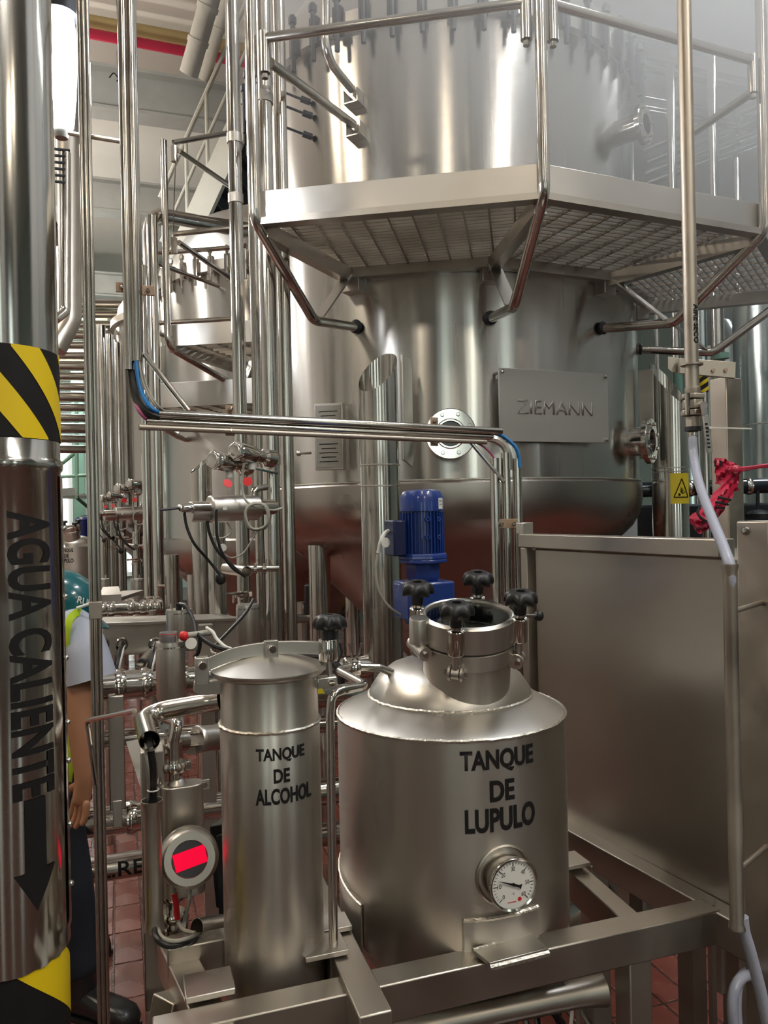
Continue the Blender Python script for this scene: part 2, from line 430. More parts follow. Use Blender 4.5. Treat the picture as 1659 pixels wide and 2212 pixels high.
# rack of horizontal pipes between the left column and the far windows
for i in range(15):
    v = 655 + i*22.5; d = 9.6
    a = P(60, v, d-0.5); b = P(335, v+2, d+0.5+0.03*i)
    r = 0.050 if i % 3 else 0.062
    straight_pipe('rack_pipe', 'steel pipe %s from the top of the horizontal pipe rack by the far windows' % ['first', 'second', 'third', 'fourth', 'fifth', 'sixth', 'seventh', 'eighth', 'ninth', 'tenth', 'eleventh', 'twelfth', 'thirteenth', 'fourteenth', 'fifteenth'][i],
                  'pipe', a, b, r, M_POL if i % 2 == 0 else M_PIPE, 'horizontal pipe rack')
M_PALEG = mat('pale_green_duct', (0.42, 0.52, 0.42), 0.6, 0, nscale=3)
for k, (v, lab) in enumerate([(690, 'upper'), (770, 'lower')]):
    a = P(60, v, 10.6); b = P(335, v+4, 11.4)
    o = G().beam(a, b, 0.2, 0.22).build('cable_duct', M_PALEG); tag(o, 'pale green cable duct, the %s of two behind the pipe rack' % lab, 'duct')

# ================================================================= hot water column
CB = at_z(P(-5, 1113, 1.35), 0); CRAD = 0.104
col = thing('hot_water_pipe', 'polished jacketed hot water pipe lettered AGUA CALIENTE with a down arrow', 'pipe', CB)
CAMAZ = math.atan2(-CB.y, -CB.x)                       # azimuth from the pipe towards the viewer
def cyl_pt(c, r, az, z): return Vector((c.x+r*math.cos(az), c.y+r*math.sin(az), z))
zj = P(16, 2128, 1.35-CRAD).z
SEGC = 64
def jag(k):
    return 0.0014*math.sin(k*1.7)+0.0012*math.sin(k*4.1+1)
g = G()
ztop = 4.4; zs = [zj, zj+.12, .9, 1.1, 1.3, 1.5, 1.70, 1.728, 1.735, 1.742, 1.75, 1.758, 1.765, 1.9, 2.1, 2.4, 2.8, 3.4, ztop]
zr = P(16, 998, 1.25).z
prof_z = sorted([zj, zj+.12, .9, 1.1, 1.3, 1.5, zr-.012, zr-.008, zr, zr+.008, zr+.012, 1.9, 2.1, 2.4, 2.8, 3.4, ztop])
vs = []; fsl = []
for zz in prof_z:
    rr = CRAD + (0.0045 if abs(zz-zr) < .004 else 0.0035 if abs(zz-zr) < .0085 else 0)
    for k in range(SEGC):
        az = 2*math.pi*k/SEGC
        dz = jag(k) if zz == zj else 0
        vs.append(cyl_pt(CB, rr*(1+0.006*math.sin(az*3+zz*2.0)*math.sin(zz*5)), az, zz+dz))
for i in range(len(prof_z)-1):
    for k in range(SEGC):
        k2 = (k+1) % SEGC; fsl.append((i*SEGC+k, i*SEGC+k2, (i+1)*SEGC+k2, (i+1)*SEGC+k))
g.add(vs, fsl); jk = g.build('jacket', M_JACKET, col, sharp=60)
G().lathe([(CRAD*0.93, 0), (CRAD*0.965, 0.0), (CRAD*0.965, zj+0.06), (CRAD*.93, zj+.06)], CB, Z, 48).build('pipe_core', M_LETTER, col)
def wrap_grid(g, c, r, az0, az1, z0f, z1f, n=24):
    vs = []; fs = []
    for k in range(n+1):
        az = az0+(az1-az0)*k/n
        vs += [cyl_pt(c, r, az, z0f(az)), cyl_pt(c, r, az, z1f(az))]
    for k in range(n): fs.append((2*k, 2*k+2, 2*k+3, 2*k+1))
    g.add(vs, fs)
def hazard(parent, c, r, z0, z1, az0, az1, width, slope, phase):
    band = G(); wrap_grid(band, c, r+.0006, az0, az1, lambda a: z0, lambda a: z1, 48); band.build('tape_band', M_LETTER, parent)
    k = -12
    while k < 12:
        base = phase + k*2*width
        lo = lambda a: base - slope*(a-CAMAZ)*r
        # build as columns clipped to the band
        n = 96; gg = G(); any_ = False
        prev = None
        for i in range(n+1):
            a_ = az0+(az1-az0)*i/n
            l = max(z0, lo(a_)); h = min(z1, lo(a_)+width)
            if h > l+1e-4:
                cur = (cyl_pt(c, r+.0014, a_, l), cyl_pt(c, r+.0014, a_, h))
                if prev: gg.add([prev[0], cur[0], cur[1], prev[1]], [(0, 1, 2, 3)]); any_ = True
                prev = cur
            else: prev = None
        if any_: gg.build('tape_stripe', M_YEL, parent)
        k += 1
zt0, zt1 = P(60, 942, 1.26).z, P(60, 738, 1.26).z
hazard(col, CB, CRAD, zt0, zt1, CAMAZ-1.9, CAMAZ+1.9, 0.066, 1.25, zt1-0.105)
hazard(col, CB, CRAD*0.968, 0.30, zj+0.05, CAMAZ-1.9, CAMAZ+1.9, 0.105, 1.0, 0.698)
# lettering
def text_mesh(s, size_x, size_y, bold=0.0, step=0.004):
    cu = bpy.data.curves.new('letters', 'FONT'); cu.body = s; cu.align_x = 'CENTER'; cu.offset = bold; cu.resolution_u = 4
    cu.space_character = 1.0
    ob = bpy.data.objects.new('letters_tmp', cu); COL.objects.link(ob)
    dg = bpy.context.evaluated_depsgraph_get()
    me = bpy.data.meshes.new_from_object(ob.evaluated_get(dg))
    bpy.data.objects.remove(ob)
    xs = [v.co.x for v in me.vertices]; ys = [v.co.y for v in me.vertices]
    x0, x1, y0, y1 = min(xs), max(xs), min(ys), max(ys)
    bm = bmesh.new(); bm.from_mesh(me); bpy.data.meshes.remove(me)
    for v in bm.verts:
        v.co.x = ((v.co.x-x0)/(x1-x0)-.5)*size_x; v.co.y = ((v.co.y-y0)/(y1-y0)-.5)*size_y; v.co.z = 0
    def slice_(axis, ext):
        n = int(ext/step)
        for i in range(1, n):
            co = Vector((0, 0, 0)); no = Vector((0, 0, 0)); co[axis] = -ext/2+ext*i/n; no[axis] = 1
            bmesh.ops.bisect_plane(bm, geom=bm.verts[:]+bm.edges[:]+bm.faces[:], plane_co=co, plane_no=no, dist=1e-7)
    if step: slice_(0, size_x); slice_(1, size_y) if step < 0 else None
    return bm
def bm_out(bm, fn, name, m, parent):
    org = ORG.get(parent.name, Vector()) if parent else Vector()
    for v in bm.verts: v.co = fn(v.co.copy()) - org
    me = bpy.data.meshes.new(name); bm.to_mesh(me); bm.free(); me.materials.append(m)
    o = bpy.data.objects.new(name, me); COL.objects.link(o); o.parent = parent; ORG[o.name] = org
    return o
def text_cyl(s, parent, c, r, az, zc, wx, hy, down=False, bold=0.030, step=0.004, m=None, name='lettering'):
    bm = text_mesh(s, wx, hy, bold, step if not down else 0)
    if down:   # letters read downwards, tops to the right: slice in y
        n = max(2, int(hy/0.005))
        for i in range(1, n):
            bmesh.ops.bisect_plane(bm, geom=bm.verts[:]+bm.edges[:]+bm.faces[:], plane_co=(0, -hy/2+hy*i/n, 0), plane_no=(0, 1, 0), dist=1e-7)
        fn = lambda p: cyl_pt(c, r+.0012, az+p.y/r, zc-p.x)
    else:
        fn = lambda p: cyl_pt(c, r+.0012, az+p.x/r, zc+p.y)
    return bm_out(bm, fn, name, m or M_LETTER, parent)
zt, zb = P(60, 1103, 1.26).z, P(60, 1736, 1.26).z
text_cyl('AGUA CALIENTE', col, CB, CRAD, CAMAZ+math.radians(28), (zt+zb)/2, zt-zb, 0.077, down=True)
# arrow
g = G(); az = CAMAZ+math.radians(27)
za, zh, ztip = P(60, 1738, 1.26).z, P(60, 1897, 1.26).z, P(60, 1985, 1.26).z
aw, hw = 0.0185/CRAD, 0.037/CRAD
wrap_grid(g, CB, CRAD+.0012, az-aw, az+aw, lambda a: zh-.001, lambda a: za, 12)
wrap_grid(g, CB, CRAD+.0012, az-hw, az, lambda a: zh+(ztip-zh)*(a-az+hw)/hw, lambda a: zh, 10)
wrap_grid(g, CB, CRAD+.0012, az, az+hw, lambda a: zh+(ztip-zh)*(az+hw-a)/hw, lambda a: zh, 10)
g.build('arrow_mark', M_LETTER, col)
# lap seam with screws
azs = CAMAZ+math.radians(80)
g = G(); wrap_grid(g, CB, CRAD+.0022, azs-.16, azs+.5, lambda a: zj+.03, lambda a: zr-.02, 10); g.build('lap_seam', M_JACKET, col)
for v in (1142, 1295, 1432, 1577, 1662, 1805, 1938):
    z_ = P(140, v, 1.33).z
    p = cyl_pt(CB, CRAD+.002, azs, z_); n = (p-at_z(CB, z_)).normalized()
    G().lathe([(0.0, 0.006), (.003, .0055), (.0052, .003), (.0056, 0)], p, n, 10).build('screw', M_POL, col)
# bright luminaire hanging by the column
LP = P(130, 165, 2.3)
lamp = thing('tube_lamp', 'glowing white capsule lamp hanging beside the hot water pipe', 'lamp', at_z(LP, P(130, 300, 2.3).z))
zl0, zl1 = P(130, 283, 2.3).z, P(130, 34, 2.3).z
h = zl1-zl0
G().lathe([(0.0, zl0), (.026, zl0), (.036, zl0+.05*h), (.044, zl0+.3*h), (.049, zl0+.6*h), (.047, zl0+.88*h), (.040, zl1), (.0, zl1)], at_z(LP, 0), Z, 24).build('diffuser', M_LAMP, lamp)
G().lathe([(0, zl0-.022), (.018, zl0-.022), (.022, zl0-.012), (.024, zl0), (0, zl0)], at_z(LP, 0), Z, 16).build('end_cap', M_WHITE, lamp)
G().lathe([(0, zl1), (.055, zl1), (.058, zl1+.03), (.05, zl1+.12), (.02, zl1+.16), (0, zl1+.16)], at_z(LP, 0), Z, 20).build('housing', M_DARK, lamp)
G().tube([at_z(LP, zl1+.15), at_z(LP, 6.6)], 0.008, 8).build('drop_rod', M_DARK, lamp)
pl = bpy.data.lights.new('lamp_light', 'POINT'); pl.energy = 22; pl.color = (0.95, 0.97, 1.0); pl.shadow_soft_size = 0.06
po = bpy.data.objects.new('lamp_light', pl); COL.objects.link(po); po.location = LP + Vector((0.12, 0.05, 0)); po.parent = None

lamp2 = copy_tree(lamp, P(112, 608, 4.2)-LP); lamp2['label'] = 'second capsule lamp glowing farther back at the edge of the hot water pipe'

# ================================================================= the vessel row
TC = Vector((0.3755, 4.502, 0)); TR = 1.072
def dirv(az): return Vector((math.cos(az), math.sin(az), 0))
TAZ = math.atan2(-TC.y, -TC.x)                        # azimuth of the vessel's side that faces the viewer
def surf(u, v, extra=0.0):
    """azimuth and height where the sight line through a pixel meets the vessel wall"""
    d = P(u, v, 1.0) - Vector((0, 0, CAM_H)); rr = TR+extra
    a = d.x**2+d.y**2; b = -2*(d.x*TC.x+d.y*TC.y); c = TC.x**2+TC.y**2-rr**2
    disc = max(b*b-4*a*c, 0); s = (-b-math.sqrt(disc))/(2*a)
    p = Vector((0, 0, CAM_H))+d*s
    return math.atan2(p.y-TC.y, p.x-TC.x), p.z
vessel = thing('process_vessel', 'large brushed steel vessel with conical bottom and raised maker plate', 'vessel', TC, 'row of conical vessels')
def vessel_shell(parent, c):
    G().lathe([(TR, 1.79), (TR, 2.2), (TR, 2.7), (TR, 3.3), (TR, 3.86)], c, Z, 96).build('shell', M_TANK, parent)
    G().lathe([(TR, 1.79), (TR+.010, 1.775), (TR+.012, 1.70), (TR-.004, 1.62), (TR-.04, 1.555), (TR-.10, 1.495), (TR-.17, 1.45), (.70, 1.255), (.45, 1.005), (.10, .655), (.10, .60), (0, .60)], c, Z, 96).build('cone', M_TANK_SHADE, parent, sharp=25)
    G().lathe([(TR-.02, 3.86), (TR+.04, 3.86), (TR+.04, 3.90), (TR+.04, 3.94), (TR-.02, 3.94), (TR-.05, 4.1), (.8, 4.45), (.4, 4.65), (0, 4.70)], c, Z, 64).build('lid', M_SATIN, parent)
    G().tube([c+Z*.62, c+Z*.30, c+Z*.30+E1*.5], .06, 12, bend=.1).build('outlet_pipe', M_PIPE, parent)
    for k in range(4):
        d = dirv(TAZ+math.pi/4+k*math.pi/2)
        G().tube([c+d*.93, c+d*.93+Z*1.49], .055, 12).build('support_leg', M_PIPE, parent)
vessel_shell(vessel, TC)
# lid clamps around the flange
def clamp_geo(c, az):
    d = dirv(az); t = Vector((-d.y, d.x, 0)); g = G()
    p = c + d*(TR+.045)
    g.box(p+Z*3.90, .03, .045, .13, (d, t, Z)); g.tube([p+d*.012+Z*3.76, p+d*.012+Z*4.03], .012, 8)
    g.lathe([(0, 0), (.02, 0), (.02, .03), (0, .03)], p+d*.012+Z*3.99, Z, 6)
    return g
for k in range(26):
    clamp_geo(TC, TAZ-1.5+k*0.12).build('lid_clamp', M_DARK, vessel)
# seam weld
G().torus(TC+Z*1.79, Z, TR+.003, .004, 96, 6).build('weld_seam', M_WELD, vessel)
# front sight glass
def flange(parent, p, n, r, nb=8, hub=0.05, glass=True, name='sight_glass'):
    up = Z
    ring = G().lathe([(r*.62, -hub), (r*.62, 0), (r, 0), (r, .022), (r*.97, .026), (r*.60, .026), (r*.56, .030), (r*.50, .030), (r*.50, .0), (r*.5, -hub)], p, n, 40).build(name, M_POL, parent)
    if glass: G().lathe([(0, .012), (r*.52, .012), (r*.52, .004), (0, .004)], p, n, 32).build('glass', M_GLASSD, ring)
    t, a, b = frame_of(n)
    for k in range(nb):
        an = 2*math.pi*(k+.5)/nb; q = p+(a*math.cos(an)+b*math.sin(an))*r*.80+n*.026
        G().lathe([(0, .011), (.007, .011), (.009, .008), (.009, 0)], q, n, 6).build('bolt', M_POL, ring)
    return ring
M_GLASSD = mat('dark_sight_glass', (0.01, 0.008, 0.007), 0.05, 0, nscale=4)
az, z_ = surf(973, 938, .05)
flange(vessel, TC+dirv(az)*(TR+.05)+Z*z_, dirv(az), 0.112, hub=.06)
az, z_ = surf(1362, 950, .04); az += .12
nR = (dirv(az)).normalized()
flange(vessel, TC+dirv(az)*(TR+.075)+Z*z_, nR, 0.115, hub=.10, name='side_sight_glass')
az2, z2 = surf(1330, 265, .04); az2 += .10
flange(vessel, TC+dirv(az2)*(TR+.115)+Z*z2, dirv(az2), 0.095, hub=.13, name='upper_nozzle')
# maker plate
pc_az, _ = surf(1205, 870, .05)
pz0, pz1 = surf(1117, 955, .06)[1], surf(1117, 782, .06)[1]
pd = dirv(pc_az); pt = Vector((-pd.y, pd.x, 0))
pl_c = TC+pd*(TR+.028)+Z*((pz0+pz1)/2-.012)
PLW = .585
plate = G().box(pl_c, .008, PLW, pz1-pz0-.03, (pd, pt, Z)).build('maker_plate', M_DULL, vessel, bevel=.002)
for sx in (-1, 1):
    for sz in (-1, 1):
        q = pl_c+pt*(sx*(PLW/2-.018))+Z*(sz*((pz1-pz0-.03)/2-.015))
        G().tube([q-pd*.085, q+pd*.004], .007, 8).build('standoff', M_SATIN, plate)
        G().lathe([(0, .012), (.008, .010), (.010, .004), (.010, 0)], q+pd*.004, pd, 10).build('cap_nut', M_POL, plate)
bm = text_mesh('ZIEMANN', .40, .062, bold=-0.004, step=0)
ext = bmesh.ops.extrude_face_region(bm, geom=bm.faces[:]); 
for e in ext['geom']:
    if isinstance(e, bmesh.types.BMVert): e.co.z += .0035
bm_out(bm, lambda p: pl_c + pt*p.x + Z*(p.y-.006) + pd*(.0042+p.z), 'raised_lettering', M_DULL, plate)
# name plates on a bracket
az, z_ = surf(722, 945, .03); nd = (dirv(az)*.35 + dirv(TAZ)*.9).normalized(); nt = Vector((-nd.y, nd.x, 0))
bc = TC+dirv(az)*(TR+.06)+Z*z_
hb = (1012-872)/FPX*3.62
br = G().box(bc, .05, .135, hb, (nd, nt, Z)).build('name_plate_bracket', M_SATIN, vessel, bevel=.002)
M_ENGR = mat('engraved_plate', (0.42, 0.40, 0.36), 0.5, 0.8, col2=(0.25, 0.23, 0.2), nscale=30, stretch=(1, 1, 12))
for s in (-1, 1):
    G().box(bc+nd*.027+Z*s*hb*.245, .004, .118, hb*.44, (nd, nt, Z)).build('name_plate', M_ENGR, br)
    for i in range(5):
        G().box(bc+nd*.0295+Z*(s*hb*.245+(i-2)*.02), .001, .09-.02*(i % 2), .004, (nd, nt, Z)).build('engraved_line', M_LETTER, br)
p = bc-nt*.095-Z*.07
G().tube([p, p-nt*.06-nd*.0], .006, 8).build('latch_rod', M_POL, br); G().ball(p-nt*.06, .014, 10).build('latch_knob', M_POL, br)
# wall brackets and inclined stays
for (u, v) in ((765, 215), (770, 285)):
    az, z_ = surf(u, v, .02); d = dirv(az); t_ = Vector((-d.y, d.x, 0)); q = TC+d*(TR+.03)+Z*z_
    g = G().box(q-t_*.035, .06, .006, .06, (d, t_, Z)).box(q+t_*.035, .06, .006, .06, (d, t_, Z)).box(q-Z*.03, .06, .07, .006, (d, t_, Z))
    g.build('stay_bracket', M_SATIN, vessel)
for (u, v) in ((628, 205), (632, 235), (632, 280)):
    az, z_ = surf(u+45, v+18, .0); d = dirv(az); q = TC+d*TR+Z*z_
    G().tube([q, q+d*.06+Vector((-.10, 0, .035))], .006, 8).build('spray_rod', M_DARK, vessel)
    G().cyl(q+d*.01, q+d*.03+Vector((-.03, 0, .010)), .015, 10).build('spray_boss', M_DARK, vessel)
# dark capped nozzles on the shell next to the pipes
# neighbours in the row
for k in (1, 2, 3):
    d = STEP*k
    nb = thing('process_vessel', ['', 'conical steel vessel next in the row, its clamped lid seen behind the pipes', 'third vessel of the row, partly hidden by rails and pipes', 'farthest vessel of the row beside the far windows'][k], 'vessel', TC+d, 'row of conical vessels')
    for ch in list(vessel.children):
        nm = ch.name.split('.')[0]
        if nm in ('shell', 'cone', 'lid', 'outlet_pipe', 'support_leg'):
            c = ch.copy(); COL.objects.link(c); c.parent = nb
    if k == 1:
        for i in range(22): clamp_geo(TC+d, TAZ-1.6+i*0.13).build('lid_clamp', M_POL, nb)
    if k == 1:
        nb.location.z -= 0.32; ORG[nb.name] = TC+d
# ================================================================= vent pipes beside the vessel
def vent_pipe(label, u, d, r, vtop_lo, vtop_hi, lean, pad_az, pads=True, joints=()):
    c = at_z(P(u, 1000, d), 0)
    t = thing('vent_pipe', label, 'pipe', c)
    z_lo, z_hi = P(u, vtop_lo, d).z, P(u, vtop_hi, d).z
    g = G(); seg = 40; vs = []; fs = []
    zs = [0, 1.0]
    for rr in (r, r-.003):
        for lvl in range(2):
            for k in range(seg):
                an = 2*math.pi*k/seg; q = Vector((math.cos(an), math.sin(an), 0))
                s = (q.dot(lean)+1)/2
                zz = 0 if lvl == 0 else z_hi+(z_lo-z_hi)*s
                vs.append(c+q*rr+Z*zz)
    for k in range(seg):
        k2 = (k+1) % seg
        fs += [(k, k2, seg+k2, seg+k), (2*seg+k2, 2*seg+k, 3*seg+k, 3*seg+k2), (seg+k, seg+k2, 3*seg+k2, 3*seg+k)]
    g.add(vs, fs).build('pipe_run', M_PIPE, t)
    for zj_ in joints: G().torus(c+Z*zj_, Z, r, .003, 40, 6).build('weld_seam', M_WELD, t)
    return t, c
lean = Vector((-0.55, -0.83, 0)).normalized()
vp, vc = vent_pipe('tall steel vent pipe with slanted open top in front of the vessel', 820, 3.12, .080, 850, 757, lean, 0,
                   joints=(P(820, 1005, 3.1).z, P(820, 1050, 3.1).z))
# welded pad between vent and vessel wall
pa, pb = P(893, 770, 3.3), P(893, 1003, 3.3)
tdir = (at_z(P(900, 900, 3.5), 0)-at_z(P(860, 900, 3.12), 0)).normalized()
base = at_z(P(866, 900, 3.15), 0)
for (off, m_) in ((0, M_SATIN),):
    g = G(); poly = [(0, 770), (.16, 765), (.19, 790), (.19, 985), (.16, 1005), (0, 995)]
    pts = [base+tdir*x + Z*P(880, v, 3.2).z for x, v in poly]
    n_ = tdir.cross(Z).normalized(); g.prism(pts, n_*.012).build('wall_pad', M_SATIN, vp, bevel=.002)
    G().tube([p + n_*.006 for p in pts[1:5]], .006, 6).build('weld_bead', M_WELD, vp)
# the vent on the far side of the vessel with warning sign
vp2, vc2 = vent_pipe('steel vent pipe with yellow explosion warning sign right of the vessel', 1447, 4.1, .094, 880, 780, Vector((0.7, -0.7, 0)).normalized(), 0,
                     joints=(P(1447, 1012, 4.1).z, P(1447, 1020, 4.1).z))
q = P(1397, 895, 3.98)
G().box(at_z(q, P(1397, 895, 3.98).z), .012, .075, .46, (Vector((.5, .86, 0)), Vector((.86, -.5, 0)).normalized(), Z)).build('wall_pad', M_SATIN, vp2, bevel=.002)
zw0, zw1 = P(1468, 1088, 4.02).z, P(1468, 1022, 4.02).z
azc = math.atan2(-vc2.y, -vc2.x)+.62; sgr = .094
M_SIGN = mat('yellow_sign', (0.78, 0.62, 0.03), 0.5, 0, nscale=8)
g = G(); wrap_grid(g, vc2, sgr+.0015, azc-.62, azc+.62, lambda a: zw0, lambda a: zw1, 14); sg = g.build('warning_sign', M_SIGN, vp2)
def on_sign(x, y): return cyl_pt(vc2, sgr+.0028, azc+x/sgr, (zw0+zw1)/2+y)
tri = [(-.042, -.046), (.042, -.046), (0, .050)]
for i in range(3):
    (x0, y0), (x1, y1) = tri[i], tri[(i+1) % 3]
    G().tube([on_sign(x0+(x1-x0)*k/6, y0+(y1-y0)*k/6) for k in range(7)], .0028, 6).build('sign_triangle', M_LETTER, sg)
for i in range(6):
    an = .2+i*.25
    G().tube([on_sign(-.008+.008*math.cos(an), -.030+.008*math.sin(an)), on_sign(-.008+.032*math.cos(an)*(1 if i < 2 else .7), -.030+.036*math.sin(an))], .0014, 5).build('sign_burst', M_LETTER, sg)
G().ball(on_sign(-.014, -.032), .007, 8).build('sign_blot', M_LETTER, sg)

# ================================================================= walkway around the vessel
ZP = 2.75; TOE = 0.108
cA, cB_, cC = PZ(565, 475, ZP), PZ(1170, 420, ZP), PZ(1640, 499, ZP)
PR = 1.8228; a_mid = math.atan2(cB_.y-TC.y, cB_.x-TC.x); a_st = math.radians(32.95)
plat = thing('walkway_platform', 'steel grating walkway with toe board and bent tube posts around the vessel', 'platform', at_z(TC, 0))
NSEG = (-1, 0, 1, 2)                                     # corners a_mid + k*a_st ; segments between k and k+1
def corner(k, r=PR): return TC + dirv(a_mid+k*a_st)*r
def toe(parent, p, q, zb, h, thick=.006, lip=.05):
    t = (q-p).normalized(); nrm = Vector((t.y, -t.x, 0))
    o = G().beam(at_z(p, zb+h/2), at_z(q, zb+h/2), thick, h).build('toe_board', M_SATIN, parent, bevel=.0015)
    return o
RIN = TR+.06
grt = G()
for k in (-1, 0, 1):
    p, q = corner(k), corner(k+1)
    toe(plat, p, q, ZP, TOE)
    G().beam(at_z(p, ZP-.012)*1, at_z(q, ZP-.012), .05, .024).build('edge_bar', M_FRAME, plat)
    G().beam(corner(k, RIN)+Z*(ZP-.012), corner(k+1, RIN)+Z*(ZP-.012), .04, .05).build('inner_bar', M_FRAME, plat)
    # grating: bearing bars parallel to the outer edge, cross bars towards the vessel
    t = (q-p).normalized(); n_ = ((p+q)/2-TC); n_.z = 0; n_.normalize()
    depth = PR*math.cos(a_st/2) - RIN*math.cos(a_st/2)
    nb = int(depth/.034)
    for i in range(1, nb+1):
        rr = PR - i*(PR-RIN)/(nb+1)
        a0, a1 = corner(k, rr), corner(k+1, rr)
        grt.beam(at_z(a0, ZP+.018), at_z(a1, ZP+.018), .0045, .03)
    nc = 11
    for i in range(1, nc):
        e0 = p.lerp(q, i/nc); e1 = e0 - n_*depth
        s = abs((i/nc-.5)*2); 
        # clip towards the inner edge, where the trapezoid is narrower
        half = (q-p).length/2; x = (i/nc-.5)*2*half; inner_half = half*RIN/PR
        if abs(x) > inner_half:
            f_ = (half-abs(x))/(half-inner_half); e1 = e0 - n_*depth*f_
        grt.beam(at_z(e0, ZP+.010), at_z(e1, ZP+.010), .007, .014)
grt.build('grating', M_FRAME, plat, kind='stuff')
for k in (-1, 0, 1, 2):
    d = dirv(a_mid+k*a_st)
    G().beam(TC+d*RIN+Z*(ZP-.03), TC+d*(PR-.02)+Z*(ZP-.03), .045, .06).build('radial_bar', M_FRAME, plat)
    # bent post
    path = [TC+d*(PR+.028)+Z*4.62, TC+d*(PR+.028)+Z*(ZP-.01), TC+d*1.45+Z*2.455, TC+d*(TR-.01)+Z*2.505]
    G().tube(path, .0212, 16, bend=.08).build('post', M_PIPE, plat)
    G().lathe([(.0212, -.0), (.030, 0), (.032, .012), (.0212, .02)], TC+d*(TR+.005)+Z*2.505, d, 16).build('post_collar', M_DARK, plat)
    tt = Vector((-d.y, d.x, 0))
    G().beam(TC+d*(TR+.08)+Z*(ZP-.03), TC+d*1.42+Z*2.47, .055, .008, up=tt.cross(d*0.34-Z*.28)).build('brace_flat', M_SATIN, plat)
    G().box(TC+d*(TR+.03)+Z*(ZP-.05), .06, .09, .09, (d, tt, Z)).build('wall_lug', M_SATIN, plat, bevel=.003)
ZR = 3.41
for k in (-1, 0, 1):
    p, q = corner(k, PR+.028), corner(k+1, PR+.028); t = (q-p).normalized()
    p2, q2 = p+t*.05, q-t*.05
    G().tube([at_z(p2, ZR), at_z(q2, ZR)], .0175, 12).build('rail', M_PIPE, plat)
    for c in (p2, q2):
        G().tube([at_z(c, ZR+.02), at_z(c, ZR-.13)], .020, 12).build('rail_sleeve', M_PIPE, plat)
        G().tube([at_z(c, ZR-.125), at_z(c, ZR-.15)], .012, 10).build('sleeve_pin', M_PIPE, plat)
# inclined stays from posts to the vessel wall
az, z_ = surf(765, 270, .01)
G().tube([at_z(corner(-1, PR+.0)+Vector((.05, .02, 0)), ZR-.06), TC+dirv(az)*(TR+.02)+Z*z_], .019, 12).build('stay', M_PIPE, plat)
az, z_ = surf(762, 195, .01)
G().tube([P(703, -40, 3.3), P(704, 125, 3.3), TC+dirv(az)*(TR+.02)+Z*z_], .019, 12, bend=.09).build('stay', M_PIPE, plat)
c2 = corner(1, PR+.03)
G().tube([at_z(c2, ZR-.09), P(1500, 285, 3.45)], .018, 12).build('stay', M_PIPE, plat)

# walkways of the next vessels in the row: built from their visible edges
def side_walk(label, pix, zb, h, back, post_top=None, group=None, rails=(), knee=None, m=M_SATIN, bars=8):
    pts = [PZ(u, v, zb) for u, v in pix]
    t = thing('walkway_platform', label, 'platform', at_z(pts[0], 0))
    g = G()
    for i in range(len(pts)-1):
        toe(t, pts[i], pts[i+1], zb, h)
    bk = Vector(back)
    for i in range(len(pts)-1):
        p, q = pts[i], pts[i+1]
        for j in range(1, bars+1):
            o = bk*(j/bars); g.beam(at_z(p+o, zb+.018), at_z(q+o, zb+.018), .006, .028)
        n = max(2, int((q-p).length/.12))
        for j in range(n+1):
            e = p.lerp(q, j/n); g.beam(at_z(e, zb+.01), at_z(e+bk, zb+.01), .008, .016)
    g.build('grating', M_FRAME, t, kind='stuff')
    G().beam(at_z(pts[0], zb+.0), at_z(pts[0]+bk, zb), .05, .07).build('end_bar', M_FRAME, t)
    return t, pts
w2, wp = side_walk('walkway with toe board at the clamped-lid vessel behind the pipes', [(372, 748), (560, 738)], 2.75, .14, (0.35, 1.0, 0), bars=14)
pt0 = wp[0]
pp = pt0+Vector((-.02, -.03, 0))
ztop2 = P(366, 303, pp.y).z
G().tube([at_z(pp, ztop2), at_z(pp, 2.74), P(505, 832, pp.y+.5), P(548, 826, pp.y+.95)], .022, 12, bend=.10).build('post', M_PIPE, w2)
for (va, vb) in ((308, 285), (506, 488)):
    a_, b_ = P(374, va, pp.y), P(505 if va < 400 else 545, vb, pp.y+.3)
    G().tube([a_, b_], .017, 10).build('rail', M_PIPE, w2)
    c_ = P(376, va+8, pp.y); G().tube([c_, c_-Z*.10], .021, 10).build('rail_sleeve', M_PIPE, w2)
    G().tube([c_-Z*.03+Vector((.03, 0, 0)), P(505, va+100, pp.y+.7)], .017, 10).build('stay', M_PIPE, w2)
for (u0, v0, u1, v1, dd) in ((310, 549, 500, 535, 5.3), (312, 700, 505, 688, 5.3)):
    G().tube([P(u0, v0, dd), P(u1, v1, dd+.2)], .017, 10).build('rail', M_PIPE, w2)
    G().tube([P(u0+2, v0+10, dd), P(u1+45, v1+110, dd+1.0)], .016, 10).build('stay', M_PIPE, w2)
G().tube([P(380, 320, 5.0), P(372, 540, 5.0)], .004, 6).build('chain', M_PIPE, w2)
G().beam(P(556, 745, 5.6), P(530, 820, 5.5), .05, .01).build('brace_flat', M_SATIN, w2)

